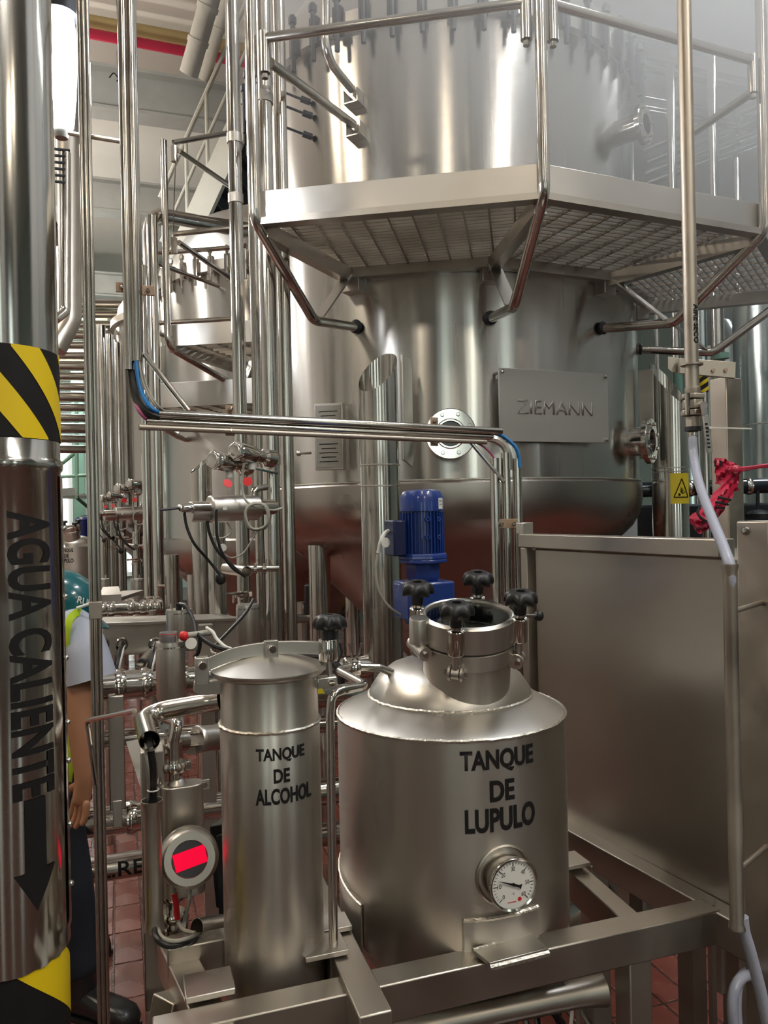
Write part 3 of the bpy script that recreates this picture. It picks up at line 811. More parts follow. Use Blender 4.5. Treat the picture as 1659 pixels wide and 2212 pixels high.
w3, wp = side_walk('lower walkway with pale toe board behind the cable conduit elbow', [(305, 884), (562, 870)], 2.42, .175, (0.3, 1.0, 0), bars=14)
pp = wp[0]
G().tube([at_z(pp, 3.6), at_z(pp, 2.40), P(382, 942, pp.y+.5), P(418, 956, pp.y+.8)], .022, 12, bend=.1).build('post', M_PIPE, w3)
G().beam(P(400, 898, pp.y+.7), P(378, 940, pp.y+.5), .05, .01).build('brace_flat', M_SATIN, w3)
w4, wp = side_walk('narrow far walkway left of the paired pipes', [(240, 948), (345, 936)], 2.75, .30, (0.3, 1.2, 0), bars=10)
pp = wp[0]
dd = pp.y
G().tube([P(232, 700, dd), P(238, 955, dd), P(300, 985, dd+.6), P(345, 990, dd+1)], .045, 10, bend=.1).build('post', M_PIPE, w4)
G().tube([P(236, 690, dd), P(300, 680, dd+.5), P(330, 720, dd+1)], .035, 10, bend=.05).build('rail', M_PIPE, w4)
for v in (775, 868): G().tube([P(210, v+6, dd), P(290, v, dd+.4)], .035, 10).build('rail', M_PIPE, w4)
w5, wp = side_walk('lowest far walkway below the narrow one', [(214, 988), (345, 974)], 2.6, .28, (0.3, 1.2, 0), bars=10)
dd = wp[0].y
G().tube([P(208, 800, dd), P(211, 990, dd), P(262, 1030, dd+.6), P(302, 1032, dd+1)], .045, 10, bend=.1).build('post', M_PIPE, w5)
w6, wp = side_walk('farthest walkway in front of the bright windows', [(132, 1072), (164, 1070)], 2.0, .12, (0.3, 1.5, 0), bars=6)
dd = wp[0].y
G().tube([P(165, 860, dd), P(166, 1075, dd), P(190, 1095, dd+.4)], .03, 8).build('post', M_GREENP, w6)
for v in (972, 1030): G().tube([P(130, v, dd), P(195, v-4, dd)], .025, 8).build('rail', M_GREENP, w6)
G().tube([P(130, 1005, dd), P(165, 975, dd)], .03, 8).build('brace_flat', M_GREENP, w6)

# ================================================================= vertical pipes
def vpipe(name, label, u, v, d, r, z0, z1, m=M_PIPE, group=None, joints=(), cat='pipe'):
    c = at_z(P(u, v, d), z0)
    t = thing(name, label, cat, c, group)
    G().tube([c, at_z(c, z1)], r, 20).build('pipe_run', m, t)
    for z_ in joints: G().lathe([(r, -.02), (r*1.13, -.02), (r*1.13, .02), (r, .02)], at_z(c, z_), Z, 20).build('clamp_ring', M_SATIN, t)
    return t, c
vpipe('riser_pipe', 'thick polished riser pipe at the left side of the vessel, nearer the valves', 586, 1000, 3.05, .0335, 0, 5.4, M_PIPE, joints=(P(586, 993, 3.05).z, 3.3))
vpipe('riser_pipe', 'slimmer riser pipe standing between the thick riser and the vessel', 621, 1000, 3.12, .0265, 0, 5.4, M_PIPE)
vpipe('riser_pipe', 'riser pipe behind the walkway post at the valve cluster', 519, 900, 3.35, .0295, 0, 5.4, M_POL, joints=(P(516, 300, 3.35).z, P(516, 430, 3.35).z))
vpipe('riser_pipe', 'thin riser pipe close behind the thick riser', 556, 900, 3.5, .022, 0, 5.4, M_PIPE)
vpipe('riser_pipe', 'riser pipe seen above the clamped-lid vessel next to the walkway post', 497, 200, 3.5, .016, 1.9, 5.4, M_PIPE)
vpipe('riser_pipe', 'polished riser with bright edge left of the second vessel', 341, 1100, 4.6, .032, 0, 3.45, M_POL)
vpipe('riser_pipe', 'twin riser beside the polished one left of the second vessel', 316, 1000, 4.75, .028, 0, 3.2, M_POL)
for k, (u, d, lab) in enumerate([(240, 8.2, 'golden riser behind the far walkway'), (258, 8.6, 'second golden riser behind the far walkway'), (222, 7.8, 'golden riser close to the thin conduit bundle')]):
    vpipe('riser_pipe', lab, u, 1000, d, .055, 0, 3.6, M_PIPE)
# elbow pipe at the back with the pipe going over
e = thing('elbow_pipe', 'steel pipe bending over towards the second vessel lid', 'pipe', at_z(P(326, 700, 4.9), 0))
G().tube([at_z(P(326, 700, 4.9), 1.2), P(322, 462, 4.9), P(420, 480, 5.3), P(545, 505, 5.8)], .042, 16, bend=.14).build('pipe_run', M_PIPE, e)
G().tube([P(345, 460, 5.1), P(430, 475, 5.5), P(545, 492, 6.0)], .035, 12).build('second_run', M_PIPE, e)
e = thing('elbow_duct', 'dark segmented elbow duct coming down behind the hot water pipe', 'duct', P(148, 700, 3.4))
G().tube([at_z(P(150, 440, 3.4), 6.6), P(150, 440, 3.4), P(152, 690, 3.4), P(118, 755, 3.35)], .048, 16, bend=.09).build('duct_run', M_FRAME, e)
for (v, u) in ((690, 152), (708, 149), (722, 143), (735, 135)): pass
G().tube([P(143, 330, 3.3), P(143, 672, 3.3), P(120, 690, 3.25)], .020, 12, bend=.05).build('side_tube', M_PIPE, e)
for i in range(6):
    v = 322+i*14
    G().tube([P(118, v, 3.25), P(150, v+3, 3.3)], .006, 8).build('rung', M_DARK, e)
# ================================================================= conduits for cables
def bundle(name, label, u, v, d, z0, z1, offs, r, m=M_PIPE, hollow=True, cat='conduit'):
    c = at_z(P(u, v, d), z0); t = thing(name, label, cat, c)
    for (dx, dy, z0_, z1_) in offs:
        p = c+E1*dx+E2*dy
        G().tube([at_z(p, z0_ if z0_ is not None else z0), at_z(p, z1_ if z1_ is not None else z1)], r, 14, hollow=.0015 if hollow else 0).build('conduit_tube', m, t)
    return t, c
bt, bc_ = bundle('conduit_bundle', 'bundle of thin polished tubes running from floor to ceiling beside the worker', 203, 1150, 2.2, 0, 5.4,
       [(-.0115, 0, None, None), (-.0005, -.004, None, None), (.0105, 0, None, None), (-.006, .01, None, None), (.005, .01, None, None)], .0058, M_PIPE)
G().box(at_z(bc_, P(205, 1318, 2.2).z), .036, .022, .05, AX).build('tube_clamp', M_OLD, bt, bevel=.002)
for v in (298,):
    G().tube([P(150, 288, 2.25), P(275, 308, 2.15)], .0065, 8).build('cross_rod', M_OLD, bt)
zc0 = P(292, 782, 2.05).z; zc1 = P(292, 800, 2.05).z
ct, cc = bundle('cable_conduit', 'upright conduit tubes whose cables bend into the level conduit', 290, 800, 2.05, zc1, 5.4,
       [(-.012, -.004, None, None), (.008, -.012, zc0, None), (.012, .012, zc0-.0, None), (-.006, .016, None, None)], .0128, M_PIPE)
for s, u, v in ((-1, 264, 621), (1, 320, 628)):
    q = P(u, v, 2.05)
    bx = G().box(q, .032, .006, .026, AX).build('rusty_bracket', M_RUST, ct, bevel=.001)
    G().lathe([(0, .01), (.005, .009), (.006, 0)], q-E2*.003, -E2, 6).build('bolt', M_POL, bx)
# level conduit
hA, hB = P(325, 893, 2.0), P(1082, 932, 2.5)
ht = thing('level_conduit', 'level run of three steel conduit tubes crossing in front of the vessel', 'conduit', hA)
hd = (hB-hA).normalized(); hn = Vector((hd.y, -hd.x, 0)).normalized()
G().tube([hA+hd*.02, hB], .0122, 16, hollow=.0015).build('conduit_tube', M_PIPE, ht)
G().tube([hA-Z*.021-hd*.01, hB-Z*.021-hd*.02], .0088, 14, hollow=.0012).build('conduit_tube', M_PIPE, ht)
G().tube([hA-Z*.037+hn*.002-hd*.03, hB-Z*.037+hn*.002-hd*.06], .0078, 14, hollow=.0012).build('conduit_tube', M_OLD, ht)
for (u0, v0, dd) in ((497, 885, 2.1), (497, 932, 2.1), (938, 910, 2.4), (938, 955, 2.4)):
    q = P(u0, v0, dd); bx = G().box(q, .026, .005, .024, (hd, hn, Z)).build('rusty_bracket', M_RUST, ht, bevel=.001)
    G().lathe([(0, .012), (.006, .010), (.007, 0)], q+hn*.003, hn, 6).build('bolt', M_POL, bx)
G().tube([P(312, 765, 2.05), P(408, 888, 2.05)], .0075, 10).build('stay_rod', M_PIPE, ht)
G().tube([P(1012, 950, 2.45), P(1088, 1040, 2.48)], .0065, 10).build('stay_rod', M_PIPE, ht)
# cables in the elbow
cab = thing('cable_loom', 'blue grey and black cables bending between upright and level conduits', 'cable', P(292, 800, 2.05))
def cable(parent, pix, r, m, name='cable', n=6):
    return G().tube(spline([P(*p) for p in pix], n), r, 8).build(name, m, parent)
cable(cab, [(285, 770, 2.05), (286, 815, 2.05), (295, 860, 2.03), (316, 890, 2.0), (345, 903, 2.01)], .0115, M_RUBBER, 'black_cable')
cable(cab, [(294, 760, 2.04), (296, 800, 2.03), (305, 845, 2.02), (325, 880, 1.995), (350, 893, 2.01)], .0058, M_BLUEC, 'blue_cable')
cable(cab, [(300, 760, 2.04), (303, 800, 2.03), (314, 840, 2.02), (335, 875, 2.0), (352, 886, 2.01)], .003, M_GREYC, 'grey_cable')
cable(cab, [(306, 760, 2.05), (308, 800, 2.04), (318, 838, 2.03), (338, 872, 2.0), (355, 888, 2.01)], .003, M_GREYC, 'grey_cable')
cable(cab, [(282, 800, 2.06), (288, 850, 2.05), (300, 885, 2.0), (318, 905, 2.0), (340, 908, 2.01)], .0055, M_MAGC, 'magenta_cable')
# triple upright conduits behind the hop tank
dB = 2.5
tc_, tcc = bundle('triple_conduit', 'three upright conduit tubes behind the hop tank manway', 1100, 1240, dB, 0.62, 1.8,
      [(-.045, 0, None, P(1075, 990, dB).z), (-.005, 0, None, P(1098, 978, dB).z), (.036, 0, None, P(1122, 990, dB).z)], .0152, M_PIPE)
q = P(1097, 1131, dB-.02)
bx = G().box(q, .065, .006, .03, (Vector((1, 0, 0)), Vector((0, 1, 0)), Z)).build('rusty_bracket', M_RUST, tc_, bevel=.001)
for s in (-1, 1): G().lathe([(0, .012), (.006, .010), (.007, 0)], q+Vector((s*.02, -.003, 0)), Vector((0, -1, 0)), 6).build('bolt', M_POL, bx)
cab2 = thing('cable_loom', 'cables arching from the level conduit down into the triple conduit', 'cable', P(1090, 960, 2.5))
cable(cab2, [(1060, 938, 2.49), (1082, 940, 2.5), (1103, 955, 2.5), (1118, 975, 2.5), (1122, 1010, 2.5)], .006, M_BLUEC, 'blue_cable')
cable(cab2, [(1040, 945, 2.49), (1068, 948, 2.49), (1088, 962, 2.5), (1098, 985, 2.5), (1100, 1015, 2.5)], .0135, M_SATIN, 'metal_hose')
cable(cab2, [(1010, 950, 2.48), (1040, 962, 2.49), (1062, 982, 2.5), (1074, 1005, 2.5), (1076, 1030, 2.5)], .0035, M_MAGC, 'magenta_cable')

# ================================================================= skid frame
ZB = 0.78; BW = 0.058; BH = 0.072
sk = thing('skid_frame', 'welded square tube steel frame carrying both small tanks', 'frame', at_z(PZ(838, 2151, ZB), 0))
f0, f1 = PZ(330, 2241, ZB), PZ(1557, 1967, ZB)
fd = (f1-f0).normalized(); fn_ = Vector((-fd.y, fd.x, 0))          # fn_ points away from the viewer
FA = (fd, fn_, Z)
def fbeam(p, q, name='frame_beam', wd=BW, hg=BH, m=M_FRAME):
    fbeam.n += 1; dz = -.0016*fbeam.n
    return G().beam(at_z(p, ZB-hg/2+dz), at_z(q, ZB-hg/2+dz), wd, hg).build(name, m, sk, bevel=.003)
fbeam.n = -1
fbeam(f0+fn_*BW/2, f1+fn_*BW/2)
# side beam along the cabinet
g0, g1 = PZ(1228, 1780, ZB), PZ(1545, 1952, ZB)
gd = (g1-g0).normalized(); gn = Vector((-gd.y, gd.x, 0))
fbeam(g0-gd*.5, g1+gd*.30, wd=.05)
# inner beam
i0, i1 = PZ(1240, 1868, ZB), PZ(1372, 1985, ZB); idr = (i1-i0).normalized()
fbeam(i0-idr*.25, i1+idr*.01, wd=.048)
# cross beam with a free end that passes over the front beam
x0, x1 = PZ(715, 1985, ZB+.012), PZ(812, 2190, ZB+.012)
xd = (x1-x0).normalized()
G().beam(at_z(x0-xd*.25, ZB+.012-.045), at_z(x1, ZB+.012-.045), .060, .09).build('cross_beam', M_FRAME, sk, bevel=.003)
for (u, v, sx, sy) in ((735, 2036, .085, .075), (745, 1990, .085, .06)):
    q = PZ(u, v, ZB+.022); G().box(q-fd*.035, sx, sy, .010, FA).build('mount_pad', M_SATIN, sk, bevel=.001)
# left bay
l0, l1 = PZ(400, 2075, ZB-.0), PZ(475, 2225, ZB-.0)
ld = (l1-l0).normalized()
G().beam(at_z(l0-ld*.12, ZB-.042), at_z(l1+ld*.1, ZB-.042), .060, .072).build('frame_beam', M_FRAME, sk, bevel=.003)
q = PZ(445, 2128, ZB+.01); G().box(q+fd*.005, .088, .075, .012, FA).build('mount_pad', M_SATIN, sk, bevel=.002)
q = PZ(428, 2058, ZB-.005); G().box(q+fd*.0, .12, .045, .06, FA).build('cross_beam', M_FRAME, sk, bevel=.003)
# mitred hanging frame on the far side
zlow = PZ(330, 2160, .60).z
ha, hb2 = P(336, 1990, 1.66), P(336, 2140, 1.66)
G().beam(at_z(ha, 1.15), at_z(ha, .60), .05, .05, up=fd).build('frame_post', M_FRAME, sk, bevel=.003)
G().beam(at_z(ha, .625)-fd*.025, at_z(ha, .625)+fd*.16, .05, .05).build('frame_beam', M_FRAME, sk, bevel=.003)
G().beam(P(345, 2195, 1.45), P(400, 2178, 1.5), .06, .06).build('frame_beam', M_FRAME, sk, bevel=.003)
# legs
def u_at(p):
    r = p-Vector((0, 0, CAM_H)); return 829.5+FPX*(r.dot(CR))/r.y
def on_front(u):
    t = 0
    while u_at(at_z(f0+fd*t, .68)) < u: t += .004
    return f0+fd*t+fn_*BW/2
for c in (on_front(1383), at_z(x1, 0)-xd*.033, f0+fd*.08+fn_*BW/2, g0+gd*.1, g1+gd*.24):
    G().box(at_z(c, (ZB-.06)/2), .054, .054, ZB-.06, FA).build('leg', M_FRAME, sk, bevel=.003)
G().box(at_z(PZ(1557, 1967, ZB)+fn_*.03-fd*.0, ZB-.2), .012, .012, .4, FA).build('drop_rod', M_FRAME, sk)
# front pad carrying the hop tank
pad = [PZ(1022, 2052, ZB+.012), PZ(1148, 2016, ZB+.012), PZ(1185, 2048, ZB+.012), PZ(1058, 2080, ZB+.012)]
G().prism([p-Z*.008 for p in pad], Z*.008).build('mount_pad', M_SATIN, sk, bevel=.001)
G().tube([pad[2]-Z*.010, pad[3]-Z*.010], .006, 6).build('weld_bead', M_WELD, sk)
G().tube([pad[0], pad[1]], .004, 6).build('weld_bead', M_WELD, sk)
# pad behind the tank on the inner beam
q = PZ(1235, 1858, ZB+.012); G().box(q-fd*.01, .08, .07, .010, FA).build('mount_pad', M_SATIN, sk, bevel=.001)
# cable tray tube hung below the front beam
tt0, tt1 = PZ(930, 2212, ZB-.19), PZ(1290, 2137, ZB-.175)
ty = thing('tray_tube', 'flared steel cable tube hanging below the front frame beam', 'conduit', tt1)
td = (tt1-tt0).normalized()
G().tube([tt0-td*.2, tt1-td*.05, tt1-td*.02, tt1+td*.012], .03, 20, hollow=.002, radii=[.028, .028, .031, .036]).build('tube_run', M_FRAME, ty)
for k in (.15, .8):
    c = tt0.lerp(tt1, k); G().tube([c+Z*.02, at_z(c, ZB-.05)], .005, 8).build('hanger_rod', M_FRAME, ty)
c = tt0.lerp(tt1, .88); G().tube([c, c-Z*.25], .006, 8).build('lower_rod', M_FRAME, ty)
cb3 = thing('cable_tangle', 'tangle of black and white cables under the front frame beam', 'cable', PZ(1180, 2130, .45))
for i in range(16):
    m_ = [M_RUBBER, M_RUBBER, M_DARK, M_GREYC, M_WHITE][i % 5]
    u0 = 1050+random.uniform(0, 170); dd = 1.95+random.uniform(0, .35)
    pts = [(u0, 2085+random.uniform(0, 40), dd)]
    for j in range(4): pts.append((pts[-1][0]+random.uniform(-10, 50), pts[-1][1]+random.uniform(15, 60), dd+random.uniform(-.05, .05)))
    cable(cb3, pts, .005 if i % 5 else .009, m_, 'cable', 5)
# round drum, cables and rods seen below the side beam
dr = thing('steel_pipe_end', 'capped steel pipe lying under the side beam of the frame', 'pipe', PZ(1300, 1930, .42))
a_, b_ = P(1180, 2010, 2.3), P(1345, 1955, 2.62)
G().tube([a_, b_], .085, 24).build('pipe_run', M_PIPE, dr)
G().lathe([(.085, 0), (.098, 0), (.098, .02), (0, .03)], b_, (b_-a_), 24).build('end_flange', M_SATIN, dr)
G().tube([b_+Z*.05, at_z(b_, ZB)], .006, 8).build('hanger_rod', M_FRAME, dr)
for i in range(6):
    u0 = 1215+i*17
    cbx = cable(cb3, [(u0, 1835, 2.5), (u0+14, 1880, 2.5), (u0+25+3*i, 1930, 2.45), (u0+60, 1960, 2.4)], .006, M_RUBBER, 'cable', 4)
rd = thing('lower_frame_plate', 'dark low frame plates under the side beam', 'frame', PZ(1440, 2000, .3))
G().beam(P(1230, 1865, 2.7), P(1500, 1990, 2.15), .04, .09).build('low_rail', M_FRAME, rd, bevel=.003)
G().beam(P(1425, 1905, 2.2), P(1425, 2060, 2.2), .03, .03).build('low_post', M_FRAME, rd)
G().beam(P(1345, 1985, 2.5), P(1445, 1960, 2.6), .1, .06).build('low_box', M_DARK, rd)
G().tube([P(1556, 1990, 1.75), P(1557, 2140, 1.75)], .012, 10).build('adjust_rod', M_FRAME, rd)

# ================================================================= hop tank
HC = at_z(Vector((0.143, 1.776, 0)), 0); HR = 0.26
HAZ = math.atan2(-HC.y, -HC.x)
hop = thing('hop_tank', 'squat satin steel hop tank lettered TANQUE DE LUPULO with thermometer', 'tank', HC, 'hop tanks')
ZS = 1.193
sh = G().lathe([(0, .60), (.08, .60), (.20, .645), (HR-.02, .70), (HR, .74), (HR, .95), (HR, ZS)], HC, Z, 96).build('shell', M_SATINB, hop, sharp=28)
G().lathe([(HR, ZS), (.187, 1.232)], HC, Z, 96).build('shoulder', M_SATIN, hop)
G().lathe([(.187, 1.230), (.183, 1.245), (.165, 1.272), (.135, 1.295), (.09, 1.311), (.04, 1.318), (0, 1.320)], HC, Z, 72).build('dome', M_SATIN, hop, sharp=60)
def bead(parent, c, r, z, w=.0032, n=96, a0=0, a1=2*math.pi, wob=.0008):
    pts = []
    for k in range(n+1):
        a_ = a0+(a1-a0)*k/n
        pts.append(cyl_pt(c, r+random.uniform(-wob, wob), a_, z+random.uniform(-wob, wob)))
    return G().tube(pts, w, 5).build('weld_bead', M_WELD, parent)
bead(hop, HC, HR-.001, ZS, .0042, 160); bead(hop, HC, .187, 1.232, .0038, 140)
# manway
MA = Vector((0.015, -0.208, 0.978)).normalized()
M1 = P(1010, 1323, 1.655)                                # centre of the lid's top
def mw(h): return M1 + MA*h
neck = G().lathe([(.095, -.24), (.095, -.098), (.1025, -.094), (.1025, -.062), (.098, -.060), (.090, -.060), (.090, -.24)], M1, MA, 64, close=True).build('manway_neck', M_SATINB, hop)
G().lathe([(.099, -.001), (.1025, -.005), (.1025, -.0565), (.090, -.0565), (.088, -.02), (.089, -.006), (.091, -.001), (.095, .001)], M1, MA, 64, close=True).build('lid_ring', M_SATIN, hop, sharp=30)
M_GLASS = mat('sight_window_glass', (0.35, 0.42, 0.40), 0.03, 0, trans=1.0, ior=1.45, nscale=3, var=.02)
G().lathe([(0, -.006), (.089, -.006), (.089, -.014), (0, -.014)], M1, MA, 48).build('lid_glass', M_GLASS, hop)
G().lathe([(0, -.075), (.088, -.075), (.088, -.08), (0, -.08)], M1, MA, 48).build('neck_inside', M_DARK, hop)
_, ma, mb = frame_of(MA, Vector((1, 0, 0)))              # ma to the right in the lid plane, mb away
if mb.y < 0: mb = -mb
def star_knob(g, c, ax, r=.034, lobes=7, h=.020):
    t, n, b = frame_of(ax); seg = lobes*8; vs = []; fs = []
    prof = [(.34, -.030, 0, 0), (.36, -.014, 0, 0), (.50, -.008, .3, 0), (.78, -.006, .8, .3), (.97, -.003, 1, 1), (1.0, .004, 1, 1), (.96, .011, .95, .8), (.84, .017, .7, .4), (.62, .0205, .35, .1), (.32, .022, 0, 0), (.27, .021, 0, 0), (.26, .012, 0, 0), (.0, .012, 0, 0)]
    for (rr, hh, amp, dr) in prof:
        for k in range(seg):
            an = 2*math.pi*k/seg; w_ = (.5-.5*math.cos(lobes*an))**.8; f_ = 1-.24*amp*w_
            vs.append(c+t*(hh-.004*dr*(1-w_)+.006*dr*w_*(1 if hh < .008 else 0))+(n*math.cos(an)+b*math.sin(an))*r*rr*f_)
    for i in range(len(prof)-1):
        for k in range(seg):
            k2 = (k+1) % seg; fs.append((i*seg+k, i*seg+k2, (i+1)*seg+k2, (i+1)*seg+k))
    fs.append(tuple(range(seg-1, -1, -1)))
    return g.add(vs, fs)
BC = .112
for i, adeg in enumerate((-108, -18, 72, 162)):
    an = math.radians(adeg); rd_ = ma*math.cos(an)+mb*math.sin(an); tg = MA.cross(rd_).normalized()
    b0 = M1+rd_*BC
    sl = G().lathe([(.0, -.052), (.0165, -.052), (.0175, -.050), (.0175, -.002), (.016, .0), (.011, .002), (.011, .012), (0, .012)], b0, MA, 24).build('clamp_sleeve', M_POL, hop)
    star_knob(G(), b0+MA*.038, MA, r=.0375, lobes=7).build('star_knob', M_BLACKP, sl, sharp=50)
    rod = G().tube([b0-MA*.05, b0-MA*.086], .0075, 12).build('eye_bolt', M_SATIN, sl)
    G().lathe([(.0, -.008), (.012, -.008), (.012, .008), (0, .008)], b0-MA*.094, tg, 20).build('eye', M_SATIN, sl)
    for s in (-1, 1):
        G().lathe([(0, -.003), (.016, -.003), (.017, -.002), (.017, .002), (.016, .003), (0, .003)], b0-MA*.094+tg*(s*.013)-rd_*.004, tg, 24).build('hinge_lug', M_SATIN, sl)
        G().lathe([(0, -.004), (.0065, -.004), (.0065, .004), (0, .004)], b0-MA*.094+tg*(s*.019), tg, 6).build('pin_head', M_POL, sl)
    G().box(b0-MA*.094-rd_*.012, .014, .026, .020, (rd_, tg, MA)).build('lug_base', M_SATIN, sl)
    G().box(b0-MA*.028-rd_*.010, .012, .030, .045, (rd_, tg, MA)).build('ear', M_SATIN, sl)
# lid hinge at the left and lever with ball at the right
an = math.radians(200); rd_ = ma*math.cos(an)+mb*math.sin(an); tg = MA.cross(rd_).normalized()
hb_ = M1+rd_*.113
hg = G().lathe([(0, -.052), (.021, -.052), (.021, .0), (.019, .003), (0, .003)], hb_, MA, 24).build('hinge_block', M_SATIN, hop)
G().cyl(hb_-MA*.066-tg*.036, hb_-MA*.066+tg*.036, .0145, 20).build('hinge_barrel', M_SATIN, hg)
for s in (-1, 1): G().cyl(hb_-MA*.066+tg*(s*.036), hb_-MA*.066+tg*(s*.042), .0065, 6).build('hinge_bolt', M_POL, hg)
G().box(hb_-MA*.066-rd_*.014, .03, .014, .030, (rd_, tg, MA)).build('hinge_lug', M_SATIN, hg)
q = P(1120, 1330, 1.66); q2 = P(1163, 1330, 1.70)
lv = G().tube([q, q2], .0045, 10).build('lever_rod', M_POL, hop); G().ball(q2, .012, 16).build('lever_ball', M_BLACKP, lv)
# the weld where neck meets dome
pts = []
for k in range(49):
    a_ = 2*math.pi*k/48; r_ = ma*math.cos(a_)+mb*math.sin(a_); best = None
    for s in range(60):
        q = M1+r_*.099-MA*(.08+s*.0035); rr = math.hypot(q.x-HC.x, q.y-HC.y)
        zd = 1.320-.09*(rr/.187)**2.6 if rr < .187 else 1.23-(rr-.187)*.5
        if q.z < zd: best = q; break
    if best: pts.append(best)
G().tube(pts, .0032, 6).build('weld_bead', M_WELD, hop)
# lettering
for (s, v0, v1, u0, u1) in (('TANQUE', 1617, 1670, 993, 1151), ('DE', 1683, 1731, 1058, 1111), ('LUPULO', 1742, 1797, 1004, 1155)):
    def hsurf(u, v):
        d = P(u, v, 1.0)-Vector((0, 0, CAM_H)); a = d.x**2+d.y**2; b = -2*(d.x*HC.x+d.y*HC.y); c = HC.x**2+HC.y**2-HR**2
        s_ = (-b-math.sqrt(max(b*b-4*a*c, 0)))/(2*a); p = Vector((0, 0, CAM_H))+d*s_
        return math.atan2(p.y-HC.y, p.x-HC.x), p.z
    aa0, _ = hsurf(u0, (v0+v1)/2); aa1, _ = hsurf(u1, (v0+v1)/2)
    zc = (hsurf((u0+u1)/2, v0)[1]+hsurf((u0+u1)/2, v1)[1])/2; hh = hsurf(u0+8, v0)[1]-hsurf(u0+8, v1)[1]
    text_cyl(s, hop, HC, HR, (aa0+aa1)/2, zc, (aa1-aa0)*HR, hh*.96, bold=0.034)
# thermometer
aT, zT = hsurf(1088, 1890)
nT = dirv(aT); tT = Vector((-nT.y, nT.x, 0)); oT = HC+nT*HR+Z*zT
pk = G().lathe([(.058, -.02), (.060, .001), (.057, .003), (.052, -.004), (.050, -.03), (0, -.03)], oT, nT, 48).build('thermometer_pocket', M_FRAME, hop)
th = G().lathe([(.0, -.03), (.047, -.03), (.047, .030), (.050, .032), (.052, .036), (.052, .043), (.050, .046), (.0465, .0445), (.0465, .040), (0, .040)], oT, nT, 56).build('thermometer', M_POL, hop)
dc = oT+nT*.0405
M_DIAL = mat('white_dial', (0.80, 0.80, 0.77), 0.45, 0, var=.02, nscale=10)
dial = G().lathe([(0, .0005), (.0465, .0005), (.0465, 0)], dc, nT, 48).build('dial', M_DIAL, th)
def on_dial(x, y, h=.0012): return dc+tT*x+Z*y+nT*h
def ang_of(val): return math.radians(225-270*val/60)
for v10 in range(0, 61):
    a_ = ang_of(v10); L = .008 if v10 % 10 == 0 else .0045
    if v10 % 2 == 0:
        p0 = on_dial(.043*math.cos(a_), .043*math.sin(a_)); p1 = on_dial((.043-L)*math.cos(a_), (.043-L)*math.sin(a_))
        G().tube([p0, p1], .0007 if v10 % 10 == 0 else .0004, 4).build('dial_tick', M_LETTER, dial)
for v10 in range(0, 61, 10):
    a_ = ang_of(v10); bm = text_mesh(str(v10), .0085 if v10 else .0045, .0085, .0, 0)
    bm_out(bm, lambda p: on_dial(.030*math.cos(a_)+p.x, .030*math.sin(a_)+p.y, .001), 'dial_number', M_LETTER, dial)
bm = text_mesh('°C', .005, .004, 0, 0); bm_out(bm, lambda p: on_dial(p.x, p.y-.018, .001), 'dial_unit', M_LETTER, dial)
a_ = ang_of(14.5); dx, dy = math.cos(a_), math.sin(a_)
G().prism([on_dial(dx*.036, dy*.036, .003), on_dial(-dy*.0022, dx*.0022, .003), on_dial(-dx*.012-dy*.002, -dy*.012+dx*.002, .003), on_dial(-dx*.017-dy*.005, -dy*.017+dx*.005, .003), on_dial(-dx*.017+dy*.005, -dy*.017-dx*.005, .003), on_dial(-dx*.012+dy*.002, -dy*.012-dx*.002, .003), on_dial(dy*.0022, -dx*.0022, .003)], nT*.0008).build('needle', M_LETTER, dial)
G().lathe([(0, .004), (.003, .004), (.003, 0)], dc, nT, 12).build('needle_hub', M_LETTER, dial)
G().lathe([(0, .0014), (.004, .0014), (.004, 0)], on_dial(.013, -.030, 0), nT, 12).build('dial_dot', M_RED, dial)
G().box(on_dial(-.004, -.0335), .018, .0012, .0005, (tT, Z, nT)).build('dial_line', M_RED, dial)
# doubler plates and their welds
def doubler(u0, u1, vtop, vbot, wtop=True):
    b0, zt_ = hsurf(u0, vtop); b1, _ = hsurf(u1, vtop-30); zb_ = .70
    g = G(); wrap_grid(g, HC, HR+.0035, b0, b1, lambda a: zb_, lambda a: zt_, 14); o = g.build('doubler_plate', M_SATINB, hop)
    bead(hop, HC, HR+.003, zt_, .004, 40, b0, b1)
    G().tube([cyl_pt(HC, HR+.003, b0, zb_), cyl_pt(HC, HR+.003, b0, zt_)], .0018, 5).build('weld_bead', M_WELD, hop)
doubler(1000, 1160, 1987, 2050)
a0_, z0_ = hsurf(783, 1955); a1_, _ = hsurf(723, 1930)
g = G(); wrap_grid(g, HC, HR+.0035, a1_-.3, a0_, lambda a: .7, lambda a: z0_+.02*((a0_-a)/.6), 12); g.build('doubler_plate', M_SATINB, hop)
G().tube([cyl_pt(HC, HR+.003, a0_, .72), cyl_pt(HC, HR+.003, a0_, z0_)], .002, 5).build('weld_bead', M_WELD, hop)
G().tube([cyl_pt(HC, HR+.003, a0_+(a1_-.3-a0_)*k/12, z0_+.02*((a0_-(a0_+(a1_-.3-a0_)*k/12))/.6)) for k in range(13)], .003, 5).build('weld_bead', M_WELD, hop)
